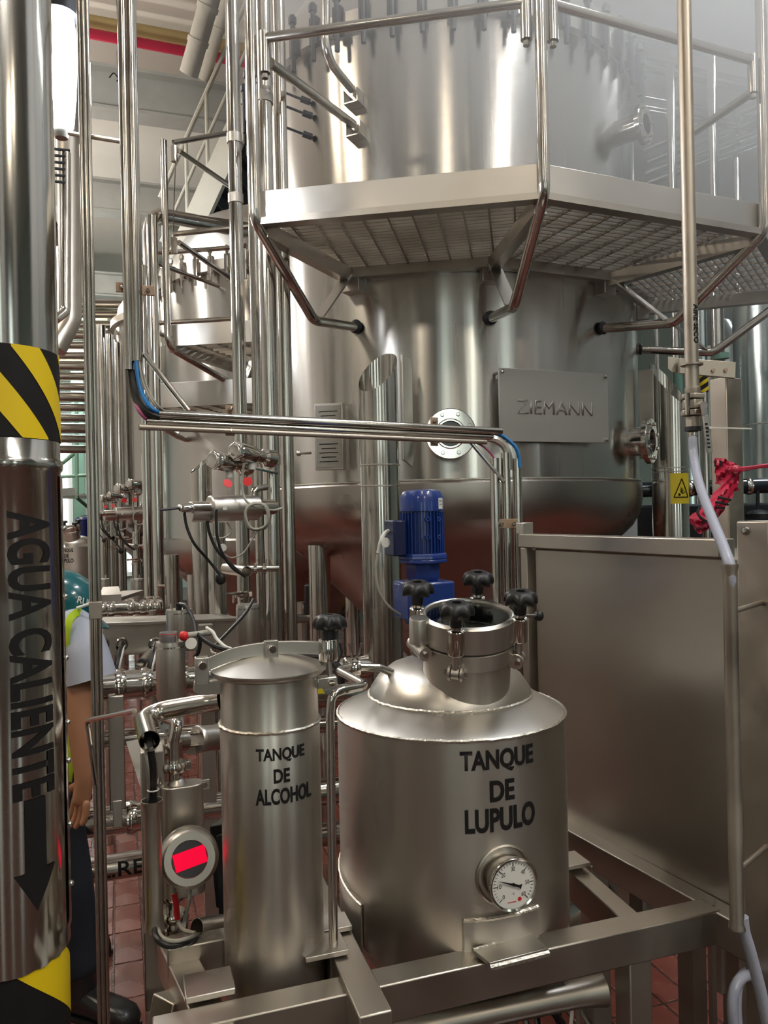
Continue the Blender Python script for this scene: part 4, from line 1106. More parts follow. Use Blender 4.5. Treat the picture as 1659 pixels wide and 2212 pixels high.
# inlet tube with clamp wings
it = G().tube([P(722, 2148, 1.50), P(713, 1545, 1.50), P(716, 1500, 1.50), P(742, 1490, 1.52), P(792, 1481, 1.56), P(729, 1448, 1.66), P(765, 1440, 1.70), P(822, 1442, 1.72), P(873, 1466, 1.74)], .0088, 14, bend=.022).build('inlet_tube', M_PIPE, hop)
q = P(768, 1441, 1.70)
cl = G().lathe([(.010, -.010), (.0175, -.010), (.020, 0), (.0175, .010), (.010, .010)], q, Vector((1, .2, 0)), 20).build('tube_clamp', M_POL, it)
G().cyl(q-Z*.035+Vector((.004, 0, 0)), q+Z*.025+Vector((.004, 0, 0)), .004, 8).build('clamp_bolt', M_POL, it)
for s in (-1, 1): G().beam(q+Z*.020+Vector((s*.006, 0, 0)), q+Z*.052+Vector((s*.014, 0, 0)), .010, .004, up=Vector((1, 0, 0))).build('wing', M_POL, it)
G().torus(q+Vector((-.022, 0, .006)), Vector((1, .3, 0)), .012, .004, 16, 6).build('ring_clip', M_POL, it)
# a small nozzle behind the manway
q = P(895, 1450, 1.95); 
G().lathe([(.028, -.1), (.028, .0), (.032, .002), (.032, .012), (.028, .014), (.028, .03), (.02, .032), (0, .032)], q, Z, 24).build('top_nozzle', M_PIPE, hop)
# far hop tank of the row
hop2 = thing('hop_tank', 'distant small hop tank with the same lettering behind the teal helmet', 'tank', HC+STEP*3, 'hop tanks')
for ch in list(hop.children):
    if ch.name.split('.')[0] in ('shell', 'shoulder', 'dome', 'manway_neck', 'lid_ring', 'lettering', 'clamp_sleeve'):
        c = ch.copy(); COL.objects.link(c); c.parent = hop2
        for s_ in ch.children:
            if s_.name.split('.')[0] == 'star_knob': c2_ = s_.copy(); COL.objects.link(c2_); c2_.parent = c
hop2.location.x += -.06; hop2.location.z += .13; hop2.rotation_euler = (0, 0, -.34)
# legs and skid of the far hop tank
G().box(HC+STEP*3+Z*.25, .5, .5, .76, AX).build('stand', M_FRAME, hop2, bevel=.01)

# ================================================================= alcohol tank
AC = at_z(P(578, 1700, 1.55), 0); AR = .0985
AC = at_z(P(574, 1106, 1.535), 0)
alc = thing('alcohol_tank', 'slim upright steel cylinder lettered TANQUE DE ALCOHOL with bar clamped lid', 'tank', AC)
zl = P(582, 1442, 1.535).z                                # lid rim height
zsm = P(582, 1585, 1.44).z
G().lathe([(0, .56), (.05, .565), (.085, .60), (AR, .66), (AR, 1.0), (AR, zsm-.002), (AR-.002, zsm+.002), (AR-.002, zl-.012)], AC, Z, 72).build('shell', M_SATINB, alc, sharp=28)
bead(alc, AC, AR, zsm, .0035, 90)
G().lathe([(AR-.004, zl-.014), (AR+.009, zl-.010), (AR+.016, zl-.003), (AR+.0155, zl+.002), (AR+.004, zl+.006), (AR-.018, zl+.014), (AR-.05, zl+.022), (.02, zl+.027), (0, zl+.027)], AC, Z, 72).build('lid', M_SATIN, alc, sharp=60)
bp0, bp1 = P(435, 1452, 1.50), P(710, 1405, 1.56)
# curved clamp bar
pts = [(438, 1440), (500, 1415), (570, 1402), (640, 1399), (700, 1401)]
g = G(); tops = spline([P(u, v-14, 1.50+(u-438)/262*.05) for u, v in pts], 5); bots = spline([P(u, v+14, 1.50+(u-438)/262*.05) for u, v in pts], 5)
dn = Vector((.18, .98, 0)).normalized()*.010
poly = tops+bots[::-1]
n = len(tops); vs = [p for p in tops]+[p for p in bots]+[p+dn for p in tops]+[p+dn for p in bots]; fs = []
for i in range(n-1): fs += [(i, i+1, n+i+1, n+i), (2*n+i+1, 2*n+i, 3*n+i, 3*n+i+1), (i+1, i, 2*n+i, 2*n+i+1), (n+i, n+i+1, 3*n+i+1, 3*n+i)]
fs += [(0, n, 3*n, 2*n), (n-1, 3*n-1, 4*n-1, 2*n-1)]
g.add(vs, fs); bar = g.build('clamp_bar', M_SATIN, alc, bevel=.0012)
q = P(586, 1405, 1.512); bk_ = G().box(q, .026, .012, .040, AX).build('bar_bracket', M_SATIN, bar, bevel=.001)
G().lathe([(0, .009), (.007, .009), (.0085, .006), (.0085, 0)], q-E2*.007+Z*.004, -E2, 10).build('bolt', M_POL, bk_)
G().cyl(at_z(AC, zl+.02), at_z(AC, zl+.052), .011, 16).build('lid_stud', M_SATIN, bar)
q = P(436, 1448, 1.495); bk_ = G().box(q, .026, .024, .052, AX).build('bar_bracket', M_SATIN, alc, bevel=.0015)
G().lathe([(0, .010), (.0075, .010), (.009, .006), (.009, 0)], q-E2*.013+Z*.012, -E2, 10).build('bolt', M_POL, bk_)
pa_ = P(422, 1473, 1.52)
G().prism([P(420, 1475, 1.515), P(480, 1470, 1.515), P(480, 1500, 1.515), P(428, 1502, 1.515), P(419, 1496, 1.515)], E2*.02).build('hinge_arm', M_SATIN, alc, bevel=.002)
q = P(709, 1405, 1.555)
sl = G().lathe([(0, -.020), (.0185, -.020), (.0195, -.017), (.0195, .020), (.018, .023), (0, .023)], q, Z, 28).build('clamp_sleeve', M_POL, alc)
star_knob(G(), P(712, 1350, 1.555), Z, r=.036, lobes=8).build('star_knob', M_BLACKP, sl, sharp=50)
G().cyl(P(711, 1386, 1.555), P(711, 1350, 1.555), .0155, 20).build('knob_neck', M_BLACKP, sl)
G().cyl(q-Z*.02, P(714, 1470, 1.555), .0055, 12).build('eye_bolt', M_SATIN, sl)
q = P(704, 1472, 1.55)
lg = G().box(q, .042, .026, .022, AX).build('hinge_lug', M_SATIN, alc, bevel=.003)
G().lathe([(0, .007), (.006, .007), (.007, .004), (.007, 0)], q-E2*.013+E1*.008, -E2, 10).build('bolt', M_POL, lg)
for (s, v0, v1, u0, u1) in (('TANQUE', 1614, 1648, 553, 657), ('DE', 1659, 1692, 591, 626), ('ALCOHOL', 1700, 1738, 552, 671)):
    def asurf(u, v):
        d = P(u, v, 1.0)-Vector((0, 0, CAM_H)); a = d.x**2+d.y**2; b = -2*(d.x*AC.x+d.y*AC.y); c = AC.x**2+AC.y**2-AR**2
        s_ = (-b-math.sqrt(max(b*b-4*a*c, 0)))/(2*a); p = Vector((0, 0, CAM_H))+d*s_
        return math.atan2(p.y-AC.y, p.x-AC.x), p.z
    aa0, _ = asurf(u0, (v0+v1)/2); aa1, _ = asurf(u1, (v0+v1)/2)
    zc = (asurf((u0+u1)/2, v0)[1]+asurf((u0+u1)/2, v1)[1])/2; hh = asurf((u0+u1)/2, v0)[1]-asurf((u0+u1)/2, v1)[1]
    text_cyl(s, alc, AC, AR, (aa0+aa1)/2, zc, (aa1-aa0)*AR, hh*.93, bold=0.034)

bm_ = thing('gear_motor', 'tiny dark blue motor behind the distant hop tank', 'motor', at_z(P(178, 1160, 9.8), 0))
G().lathe([(0, P(178, 1160, 9.8).z), (.085, P(178, 1160, 9.8).z), (.085, P(178, 1122, 9.8).z), (.06, P(178, 1117, 9.8).z), (0, P(178, 1117, 9.8).z)], at_z(P(178, 1140, 9.8), 0), Z, 20).build('motor_body', M_DKBLUE, bm_)
G().box(P(166, 1166, 9.8), .25, .15, .12).build('gearbox', M_DKBLUE, bm_)
G().tube([at_z(P(178, 1160, 9.8), 0), P(178, 1160, 9.8)], .05, 12).build('motor_stand', M_FRAME, bm_)
# ================================================================= blue gear motor
D = 2.05
mo = thing('gear_motor', 'upright blue gear motor with finned body behind the hop tank', 'motor', at_z(P(912, 1300, D), 0))
def mz(v): return P(912, v, D).z
mc = at_z(P(912, 1150, D), 0); mr = .0590
G().lathe([(0, mz(1058)), (mr*.55, mz(1058)), (mr*.86, mz(1062)), (mr*1.0, mz(1075)), (mr*1.0, mz(1104)), (mr*.97, mz(1105)), (0, mz(1105))], mc, Z, 40).build('fan_cover', M_BLUE, mo, sharp=40)
bdy = G().lathe([(0, mz(1105)), (mr*.88, mz(1105)), (mr*.88, mz(1196)), (0, mz(1196))], mc, Z, 40).build('motor_body', M_BLUE, mo)
for k in range(36):
    a_ = 2*math.pi*k/36; d_ = dirv(a_)
    G().box(mc+d_*(mr*.94)+Z*((mz(1106)+mz(1194))/2), mr*.14, .0028, mz(1107)-mz(1194), (d_, Vector((-d_.y, d_.x, 0)), Z)).build('fin', M_BLUE, bdy)
for (da, v) in ((.25, 1122), (.25, 1160), (.85, 1122), (.85, 1160)):
    a_ = math.atan2(-mc.y, -mc.x)+da; p = cyl_pt(mc, mr*1.0, a_, mz(v))
    G().torus(p, dirv(a_), .005, .0022, 12, 6).build('mount_boss', M_BLUE, bdy)
G().lathe([(0, mz(1194)), (mr*1.10, mz(1194)), (mr*1.16, mz(1198)), (mr*1.16, mz(1206)), (mr*1.12, mz(1207)), (mr*1.16, mz(1208)), (mr*1.16, mz(1214)), (mr*.82, mz(1218)), (mr*.80, mz(1245)), (mr*.66, mz(1256)), (0, mz(1256))], mc, Z, 8, ref=E1).build('flange', M_BLUE, mo, bevel=.002)
G().box(at_z(mc, (mz(1254)+mz(1335))/2), .132, .12, mz(1254)-mz(1335), AX).build('gearbox', M_BLUE, mo, bevel=.006)
G().box(at_z(P(854, 1158, D-.02), (mz(1122)+mz(1198))/2), .036, .075, mz(1122)-mz(1198), AX).build('terminal_box', mat('dark_blue_cover', (.008, .012, .06), .35, 0, nscale=9), mo, bevel=.004)
a_ = math.atan2(-mc.y, -mc.x)+1.0; g = G(); wrap_grid(g, mc, mr*1.012, a_-.17, a_+.17, lambda a: mz(1100), lambda a: mz(1077), 5); lb = g.build('paper_label', M_WHITE, mo)
g = G(); wrap_grid(g, mc, mr*1.016, a_-.12, a_+.12, lambda a: mz(1092), lambda a: mz(1089), 5); wrap_grid(g, mc, mr*1.016, a_-.12, a_+.10, lambda a: mz(1086), lambda a: mz(1081), 5); g.build('label_print', M_GREYC, lb)
G().tube([at_z(mc, mz(1335)), at_z(mc, 0)], .026, 20).build('pump_column', M_PIPE, mo)
G().lathe([(.026, 0), (.05, 0), (.05, .02), (.026, .02)], at_z(mc, mz(1345)), Z, 20).build('column_flange', M_BLUE, mo)
G().box(P(876, 1278, D-.075), .016, .004, .007).build('red_mark', M_RED, mo)
cb = thing('motor_cable', 'pale cable looping down from the blue motor terminal box', 'cable', P(845, 1152, D))
cable(cb, [(850, 1150, D-.02), (836, 1148, D-.03), (824, 1165, D-.04), (817, 1195, D-.04)], .0055, M_WHITE, 'cable_sheath')
cable(cb, [(817, 1195, D-.04), (812, 1230, D-.04), (818, 1275, D-.04), (838, 1308, D-.03), (872, 1332, D-.02), (884, 1336, D-.02)], .0035, M_GREYC, 'cable_run')
q = P(833, 1172, D-.05); G().lathe([(0, -.0008), (.013, -.0008), (.013, .0008), (0, .0008)], q, Vector((.5, -.85, 0)), 16).build('white_tag', M_WHITE, cb)
cable(cb, [(843, 1150, D-.03), (852, 1150, D-.02)], .009, M_RUBBER, 'cable_gland')

# ================================================================= flow transmitter and its piping left of the alcohol tank
D = 1.66
ft = thing('flow_transmitter', 'round steel flow meter head with glowing red display on an oval housing', 'flow meter', P(400, 1925, D))
hz0, hz1 = P(395, 1928, D).z, P(395, 1692, D).z
def oval(c, w_, dpt, n=10):
    pts = []
    for s, base in ((1, 0), (-1, math.pi)):
        for k in range(n+1):
            an = -math.pi/2+math.pi*k/n
            pts.append(c+E1*(s*(w_/2-dpt/2)+s*math.cos(an)*dpt/2)+E2*(s*math.sin(an)*dpt/2))
    return pts
hc = at_z(P(394, 1800, D), hz0)
G().prism(oval(hc, .092, .052), Z*(hz1-hz0)).build('oval_housing', M_SATIN, ft, bevel=.002)
q = at_z(P(442, 1702, D+.02), P(442, 1702, D).z); ear = G().box(q, .022, .004, .022, AX).build('ear', M_SATIN, ft, bevel=.001)
G().lathe([(.003, .003), (.006, .003), (.006, 0)], q-E2*.002, -E2, 12).build('ear_bolt', M_POL, ear)
G().lathe([(.011, 0), (.020, 0), (.014, .010), (.011, .012)], at_z(P(382, 1685, D), hz1), Z, 24).build('neck_cone', M_SATIN, ft)
nF = (Vector((0, 0, CAM_H))-P(408, 1850, 1.58)); nF = (nF.normalized()+Vector((.06, 0, -.14))).normalized()
hc2 = P(410, 1856, 1.545)
hd_ = G().lathe([(0, -.060), (.050, -.060), (.0595, -.054), (.060, -.034), (.0585, -.032), (.060, -.030), (.059, -.014), (.0525, -.002), (.050, .0), (.036, .0), (.034, -.004), (0, -.004)], hc2, nF, 56).build('meter_head', M_FRAME, ft, sharp=25)
G().lathe([(0, .001), (.0345, .001), (.0345, -.004)], hc2-nF*.004, nF, 40).build('display_face', mat('display_dark', (.035, .028, .03), .25, 0, nscale=20), hd_)
up_ = (Z-nF*Z.dot(nF)).normalized(); rt_ = up_.cross(nF)
cs, sn = math.cos(.20), math.sin(.20); r2_ = rt_*cs+up_*sn; u2_ = up_*cs-rt_*sn
M_REDL = mat('red_backlit_display', (.25, .0, .01), .6, 0, nscale=60, emis=(1.0, .004, .045), estr=0.95, spec=.1)
G().box(hc2-nF*.0015+rt_*.001+up_*.001, .064, .034, .003, (r2_, u2_, nF)).build('red_display', M_REDL, hd_, bevel=.001)
G().cyl(hc2-nF*.058, hc2-nF*.09, .03, 20).build('head_neck', M_SATIN, ft)
# tri-clamp stack above and below
def clamp(parent, c, r, ax=Z, wing=E1):
    cl = G().lathe([(r*.6, -.010), (r, -.010), (r*1.12, -.004), (r*1.12, .004), (r, .010), (r*.6, .010)], c, ax, 20).build('tri_clamp', M_POL, parent)
    t, n, b = frame_of(Vector(ax)); w_ = Vector(wing).normalized()
    G().box(c+w_*(r*1.25), r*.5, r*.8, .018, (w_, Vector(ax).normalized().cross(w_), Vector(ax).normalized())).build('clamp_lug', M_POL, cl, bevel=.001)
    G().cyl(c-w_*(r*1.2), c-w_*(r*1.2)-Vector(ax).normalized()*.03-Vector((0, .012, 0)), .004, 8).build('clamp_screw', M_POL, cl)
    return cl
up_c = at_z(P(377, 1690, D), 0)
G().tube([at_z(up_c, hz1), at_z(up_c, P(377, 1600, D).z), P(385, 1562, D), P(360, 1552, D+.06)], .0118, 14, bend=.03).build('inlet_pipe', M_PIPE, ft)
clamp(ft, at_z(up_c, P(377, 1655, D).z), .024)
fl = G().lathe([(0, -.006), (.028, -.006), (.028, .006), (0, .006)], P(370, 1560, D+.09), Vector((.25, -.95, .1)), 28).build('flange_disc', M_PIPE, ft)
for k in range(6):
    an = k*math.pi/3; q = P(370, 1560, D+.078)+Vector((math.cos(an)*.021, 0, math.sin(an)*.021)); G().cyl(q, q+Vector((.002, -.008, 0)), .0035, 6).build('bolt', M_POL, fl)
G().tube([at_z(up_c, P(377, 1615, D).z)+Vector((-.02, .03, 0)), P(362, 1600, D+.03), P(420, 1597, D+.06)], .030, 16).build('valve_body', M_PIPE, ft) if False else None
vb = G().lathe([(0, -.012), (.035, -.012), (.037, -.008), (.037, .010), (.03, .014), (0, .014)], P(358, 1612, D+.10), Z, 28).build('valve_disc', M_PIPE, ft)
for k in range(5):
    an = k*1.25; G().cyl(P(358, 1612, D+.10)+Vector((math.cos(an)*.028, math.sin(an)*.028, .01)), P(358, 1612, D+.10)+Vector((math.cos(an)*.028, math.sin(an)*.028, .026)), .004, 6).build('bolt', M_POL, vb)
dnc = at_z(P(374, 1930, D), 0)
G().tube([at_z(dnc, hz0+.01), at_z(dnc, P(374, 2020, D).z)], .011, 14).build('outlet_pipe', M_PIPE, ft)
clamp(ft, at_z(dnc, P(374, 1932, D).z), .024); clamp(ft, at_z(dnc, P(374, 1978, D).z), .024, wing=-E1)
G().lathe([(0, -.02), (.025, -.02), (.025, .02), (0, .02)], at_z(dnc, P(378, 2020, D).z), Z, 20).build('outlet_block', M_PIPE, ft)
G().tube(spline([P(376, 1930, 1.60), P(380, 1950, 1.60), P(383, 1985, 1.60)]), .0062, 10).build('red_sleeve', M_RED, ft)
cable(ft, [(374, 1900, 1.6), (378, 1945, 1.6), (384, 1985, 1.6), (396, 2008, 1.58), (422, 2016, 1.56)], .0042, M_GREYC, 'signal_cable')
cable(ft, [(412, 1915, 1.6), (408, 1950, 1.6), (398, 1990, 1.6), (398, 2012, 1.58)], .0036, M_GREYC, 'signal_cable')
# flared cable tube in front of it
gt = thing('cable_tube', 'upright flared steel cable tube beside the flow meter', 'conduit', P(328, 2010, 1.52))
p0, p1 = P(333, 2008, 1.52), P(328, 1728, 1.52)
p0 = at_z(p1, p0.z)
G().tube([p0, p0+Z*.012, p0+Z*.03, p1-Z*.03, p1-Z*.012, p1], .0175, 24, hollow=.0015, radii=[.0205, .0192, .0172, .0172, .0192, .0212]).build('tube_run', M_FRAME, gt)
cbt = thing('black_cable', 'thick black cables dropping from the elbow pipe into the flared tube', 'cable', P(322, 1620, 1.47))
cable(cbt, [(322, 1575, 1.50), (322, 1610, 1.47), (329, 1660, 1.48), (330, 1710, 1.52), (330, 1760, 1.52)], .0088, M_RUBBER, 'cable_run')
cable(cbt, [(316, 1580, 1.50), (315, 1620, 1.46), (320, 1670, 1.47), (322, 1720, 1.52), (323, 1760, 1.52)], .0030, M_GREYC, 'thin_cable')
cable(cbt, [(334, 2000, 1.52), (338, 2026, 1.47), (362, 2042, 1.46), (400, 2036, 1.48), (428, 2022, 1.56)], .0065, M_RUBBER, 'cable_run')
cable(cbt, [(338, 2000, 1.52), (350, 2024, 1.47), (375, 2033, 1.46), (405, 2027, 1.48), (430, 2018, 1.56)], .0040, M_GREYC, 'cable_run')
G().torus(P(331, 1706, 1.505), Z, .0105, .0016, 16, 5).build('cable_tie', M_WHITE, cbt); G().torus(P(325, 1618, 1.47), Z, .0105, .0016, 16, 5).build('cable_tie', M_WHITE, cbt)
ep = thing('elbow_tube', 'open ended elbow tube with black cables above the flow meter', 'conduit', P(330, 1530, 1.6))
G().tube([P(474, 1514, 1.60), P(462, 1516, 1.60), P(446, 1518, 1.60), P(305, 1543, 1.62), P(323, 1600, 1.45)], .0195, 24, hollow=.0012, bend=.035).build('tube_run', M_PIPE, ep)
rdl = thing('hand_rod', 'thin bent steel rod beside the worker arm', 'rod', P(190, 1555, 1.95))
G().tube([P(290, 1536, 1.72), P(188, 1556, 1.95), P(207, 1695, 1.95)], .0065, 10, bend=.015).build('rod_run', M_POL, rdl)
pb_ = thing('bracket_plate', 'bent steel bracket plate behind the flared cable tube', 'bracket', P(320, 1960, 1.72))
G().prism([P(272, 1602, 2.0), P(330, 1590, 1.9), P(342, 1700, 1.70), P(308, 1716, 1.72)], Vector((0, .01, -.01))).build('sloping_plate', M_SATIN, pb_)
G().prism([P(305, 1714, 1.72), P(344, 1700, 1.70), P(346, 1995, 1.70), P(308, 1990, 1.72)], Vector((.004, .03, 0))).build('upright_plate', M_FRAME, pb_)
# conduit stub and blue plastic behind the alcohol tank foot
cs_ = thing('conduit_stub', 'short steel conduit stub at the foot of the alcohol tank', 'conduit', P(425, 2008, 1.58))
G().tube([P(425, 2006, 1.57), P(520, 1992, 1.66)], .0205, 20, hollow=.0012).build('tube_run', M_FRAME, cs_)
G().tube([P(466, 2010, 1.6), P(466, 2060, 1.6)], .005, 8).build('stub_rod', M_FRAME, cs_)
bl = thing('blue_plastic_piece', 'blue and white plastic scrap lying below the conduit stub', 'plastic', PZ(430, 2040, ZB-.03))
G().prism([P(412, 2030, 1.66), P(436, 2022, 1.66), P(440, 2040, 1.66), P(412, 2046, 1.66)], Vector((0, .03, 0))).build('blue_part', mat('blue_plastic', (.03, .22, .60), .4, 0, nscale=20), bl)
G().prism([P(438, 2022, 1.68), P(462, 2018, 1.68), P(462, 2036, 1.68), P(440, 2040, 1.68)], Vector((0, .03, 0))).build('clear_part', mat('pale_blue_plastic', (.10, .28, .50), .25, 0, nscale=20, col2=(.35, .5, .65)), bl)
G().prism([P(358, 2048, 1.66), P(411, 2034, 1.66), P(411, 2046, 1.66), P(358, 2055, 1.66)], Vector((0, .03, 0))).build('white_part', M_WHITE, bl)
bk = thing('black_box', 'black plastic junction box squeezed behind the alcohol tank', 'box', P(468, 1900, 1.72))
G().prism([P(452, 1785, 1.72), P(490, 1778, 1.72), P(490, 1965, 1.72), P(466, 1962, 1.72), P(460, 1900, 1.72)], Vector((.02, .06, 0))).build('box_body', M_BLACKP, bk, bevel=.003)
G().prism([P(466, 1805, 1.70), P(486, 1800, 1.70), P(486, 1985, 1.70), P(472, 1980, 1.70)], Vector((.02, .02, 0))).build('box_flap', M_DARK, bk, bevel=.002)

# ================================================================= pipe manifold behind
def hpipe(name, label, p, q, r, m=M_PIPE, rings=(), cat='pipe', group=None, seg=24):
    t = thing(name, label, cat, p, group); G().tube([p, q], r, seg).build('pipe_run', m, t); ax = (q-p).normalized()
    for k in rings: G().lathe([(r, -.018), (r*1.10, -.018), (r*1.16, -.006), (r*1.16, .006), (r*1.10, .018), (r, .018)], p.lerp(q, k), ax, seg).build('pipe_union', M_POL, t)
    return t
hpipe('manifold_pipe', 'thick polished manifold pipe with union rings behind the worker arm', P(150, 1488, 2.58), P(800, 1440, 3.1), .050, M_POL, (.14, .22, .27, .33, .62, .68))
hpipe('manifold_pipe', 'pipe crossing behind the elbow tube with horizontal valve', P(130, 1605, 2.72), P(760, 1560, 3.2), .034, M_POL, (.05, .7))
hpipe('manifold_pipe', 'thick low pipe held by the dark square post', P(100, 1790, 2.70), P(780, 1700, 3.15), .052, M_POL, (.24, .6))
lp = hpipe('manifold_pipe', 'lowest pipe lettered RE lying just above the tiles', P(120, 1892, 2.85), P(780, 1790, 3.3), .048, M_PIPE, ())
a_, b_ = P(120, 1892, 2.85), P(780, 1790, 3.3); axd = (b_-a_).normalized(); sidev = Vector((axd.y, -axd.x, 0)).normalized()
bm = text_mesh('L.RE', .16, .055, .012, 0)
cpt = a_+axd*((P(262, 1870, 2.95)-a_).dot(axd))
for i in range(1, 10): bmesh.ops.bisect_plane(bm, geom=bm.verts[:]+bm.edges[:]+bm.faces[:], plane_co=(0, -.0275+.0055*i, 0), plane_no=(0, 1, 0), dist=1e-7)
bm_out(bm, lambda p: cpt+axd*p.x+(sidev*math.cos(p.y/.048+.15)+Z*math.sin(p.y/.048+.15))*.0495, 'lettering', M_LETTER, lp)
po_ = thing('square_post', 'dark square post clamped to the thick low pipe', 'post', at_z(P(250, 1700, 2.62), 0))
G().box(at_z(P(250, 1500, 2.62), (P(250, 1500, 2.62).z+P(250, 1745, 2.62).z)/2), .052, .052, P(250, 1500, 2.62).z-P(250, 1745, 2.62).z, AX).build('post_tube', M_FRAME, po_, bevel=.004)
G().box(at_z(P(254, 1750, 2.62), P(254, 1752, 2.62).z), .03, .06, .09, AX).build('post_strap', M_SATIN, po_, bevel=.002)
po2 = thing('support_post', 'dim support post under the manifold near the alcohol tank', 'post', at_z(P(448, 1550, 2.9), 0))
G().box(at_z(P(448, 1550, 2.9), .62), .05, .05, 1.24, AX).build('post_tube', M_FRAME, po2)
# upright actuators on the manifold
def actuator(label, u, vtop, vbot, d, r, cap=None):
    c = at_z(P(u, (vtop+vbot)/2, d), P(u, vbot, d).z); h_ = P(u, vtop, d).z-c.z
    t = thing('valve_actuator', label, 'actuator', c)
    G().lathe([(0, 0), (r*.93, 0), (r, .006), (r, h_-.008), (r*.97, h_), (0, h_)], c, Z, 32).build('cylinder_body', M_SATIN, t)
    G().lathe([(r*1.0, h_*.9), (r*1.015, h_*.9), (r*1.015, h_*.93), (r, h_*.93)], c, Z, 32).build('cylinder_ring', M_POL, t)
    G().tube([c, c-Z*.10], r*.35, 12).build('yoke', M_PIPE, t)
    for s in (-1, 1): G().cyl(c+Vector((s*r*.5, -.2*r, h_)), c+Vector((s*r*.5, -.2*r, h_+.02)), .005, 8).build('air_port', M_POL, t)
    return t, c, h_
t, c, h_ = actuator('nearest upright actuator cylinder with clear red ringed cap', 369, 1385, 1510, 2.0, .0375)
M_CLR = mat('clear_plastic_cap', (.75, .70, .72), .1, 0, nscale=5, trans=.8)
G().lathe([(0, h_+.024), (.022, h_+.024), (.0235, h_+.020), (.0235, h_+.0), (0, h_)], c+Vector((-.004, 0, 0)), Z, 24).build('indicator_cap', M_CLR, t)
G().lathe([(0, h_+.013), (.019, h_+.013), (.019, h_), (0, h_)], c+Vector((-.004, 0, 0)), Z, 24).build('indicator_core', M_DARK, t)
G().torus(c+Vector((-.004, 0, h_+.020)), Z, .0225, .0012, 24, 6).build('red_ring', M_RED, t)
q = P(397, 1374, 1.98); G().ball(q, .013, 12).build('red_knob', M_RED, t); G().cyl(q, P(455, 1366, 2.02), .008, 10).build('cable_plug', M_GREYC, t)
q = P(413, 1390, 1.97); G().lathe([(0, -.001), (.015, -.001), (.015, .001), (0, .001)], q, Vector((0, -1, .3)), 16).build('white_tag', M_WHITE, t)
t, c, h_ = actuator('upright actuator cylinder standing behind the clear capped one', 387, 1316, 1400, 2.5, .041)
cable(t, [(388, 1305, 2.48), (402, 1310, 2.45), (418, 1340, 2.4), (424, 1370, 2.35)], .006, M_RUBBER, 'cable_run'); G().cyl(P(386, 1318, 2.48), P(386, 1303, 2.48), .010, 8).build('cable_plug', M_RUBBER, t)
t, c, h_ = actuator('upright actuator cylinder in front of the thick riser pipe', 536, 1305, 1400, 2.65, .040)
cable(t, [(548, 1295, 2.6), (530, 1325, 2.55), (498, 1360, 2.5), (455, 1405, 2.4)], .005, M_RUBBER, 'cable_run')
# lever and cables between them
lv = thing('cable_loom', 'black and white cables crossing above the alcohol tank lid', 'cable', P(450, 1400, 2.0))
cable(lv, [(425, 1368, 2.0), (445, 1385, 1.98), (470, 1398, 1.95), (500, 1405, 1.92)], .006, M_RUBBER, 'black_cable')
cable(lv, [(430, 1365, 2.02), (432, 1390, 2.0), (428, 1410, 2.0), (420, 1420, 2.0)], .005, M_RUBBER, 'black_cable')
cable(lv, [(446, 1356, 2.0), (460, 1366, 1.98), (468, 1380, 1.97), (485, 1396, 1.95), (500, 1402, 1.94)], .0045, M_WHITE, 'white_cable')
cable(lv, [(455, 1395, 1.98), (458, 1408, 1.96), (468, 1412, 1.95)], .003, M_WHITE, 'white_cable')
cable(lv, [(640, 1420, 2.2), (690, 1418, 2.2), (720, 1432, 2.2), (738, 1455, 2.2), (735, 1480, 2.2)], .012, M_RUBBER, 'black_hose')
cable(lv, [(733, 1388, 1.9), (738, 1410, 1.9), (730, 1430, 1.9)], .003, M_RUBBER, 'thin_cable')
# horizontal actuator below the manifold
ha_ = thing('valve_actuator', 'horizontal ribbed actuator lying behind the alcohol tank', 'actuator', P(430, 1595, 2.05))
a_, b_ = P(424, 1597, 2.05), P(510, 1588, 2.15); ax_ = (b_-a_).normalized()
G().lathe([(0, 0), (.034, 0), (.036, .004), (.036, .012), (.034, .014), (.034, .13), (0, .13)], a_, ax_, 32).build('cylinder_body', M_SATIN, ha_)
for k in range(4):
    an = k*math.pi/2+.5; n_ = Vector((0, 0, 1))*math.sin(an)*.022+Vector((-ax_.y, ax_.x, 0))*math.cos(an)*.022
    G().cyl(a_+n_-ax_*.04, a_+n_, .005, 8).build('tie_rod', M_POL, ha_)
G().cyl(a_-ax_*.07, a_-ax_*.035, .026, 20).build('yoke', M_PIPE, ha_)
G().prism([P(378, 1612, 2.0), P(424, 1612, 2.04), P(424, 1632, 2.04), P(398, 1628, 2.02)], Vector((0, .03, 0))).build('foot_plate', M_SATIN, ha_)
# far manifold and valve trays
hpipe('manifold_pipe', 'far glossy manifold with many clamp rings above the cable tray', P(205, 1318, 3.9), P(345, 1312, 4.1), .055, M_POL, (.08, .2, .5, .68, .8, .92))
t = hpipe('manifold_pipe', 'short pipe below the far glossy manifold', P(210, 1345, 3.8), P(345, 1340, 4.0), .03, M_POL, (.3, .6))
for u in (230, 330): G().tube([at_z(P(u, 1330, 3.9), 0), P(u, 1318, 3.9)], .02, 10).build('pipe_leg', M_FRAME, t)
tr = thing('cable_tray', 'long flat steel cable tray box with round cable ports', 'tray', P(215, 1400, 2.85))
a_, b_ = P(205, 1376, 2.85), P(500, 1362, 3.2); ax_ = (b_-a_).normalized(); sd_ = Vector((ax_.y, -ax_.x, 0))
G().beam(a_-Z*.005, b_-Z*.005, .16, .115).build('tray_box', M_SATIN, tr, bevel=.003)
G().beam(a_+Z*.056, b_+Z*.056, .19, .012).build('tray_lid', M_SATIN, tr, bevel=.002)
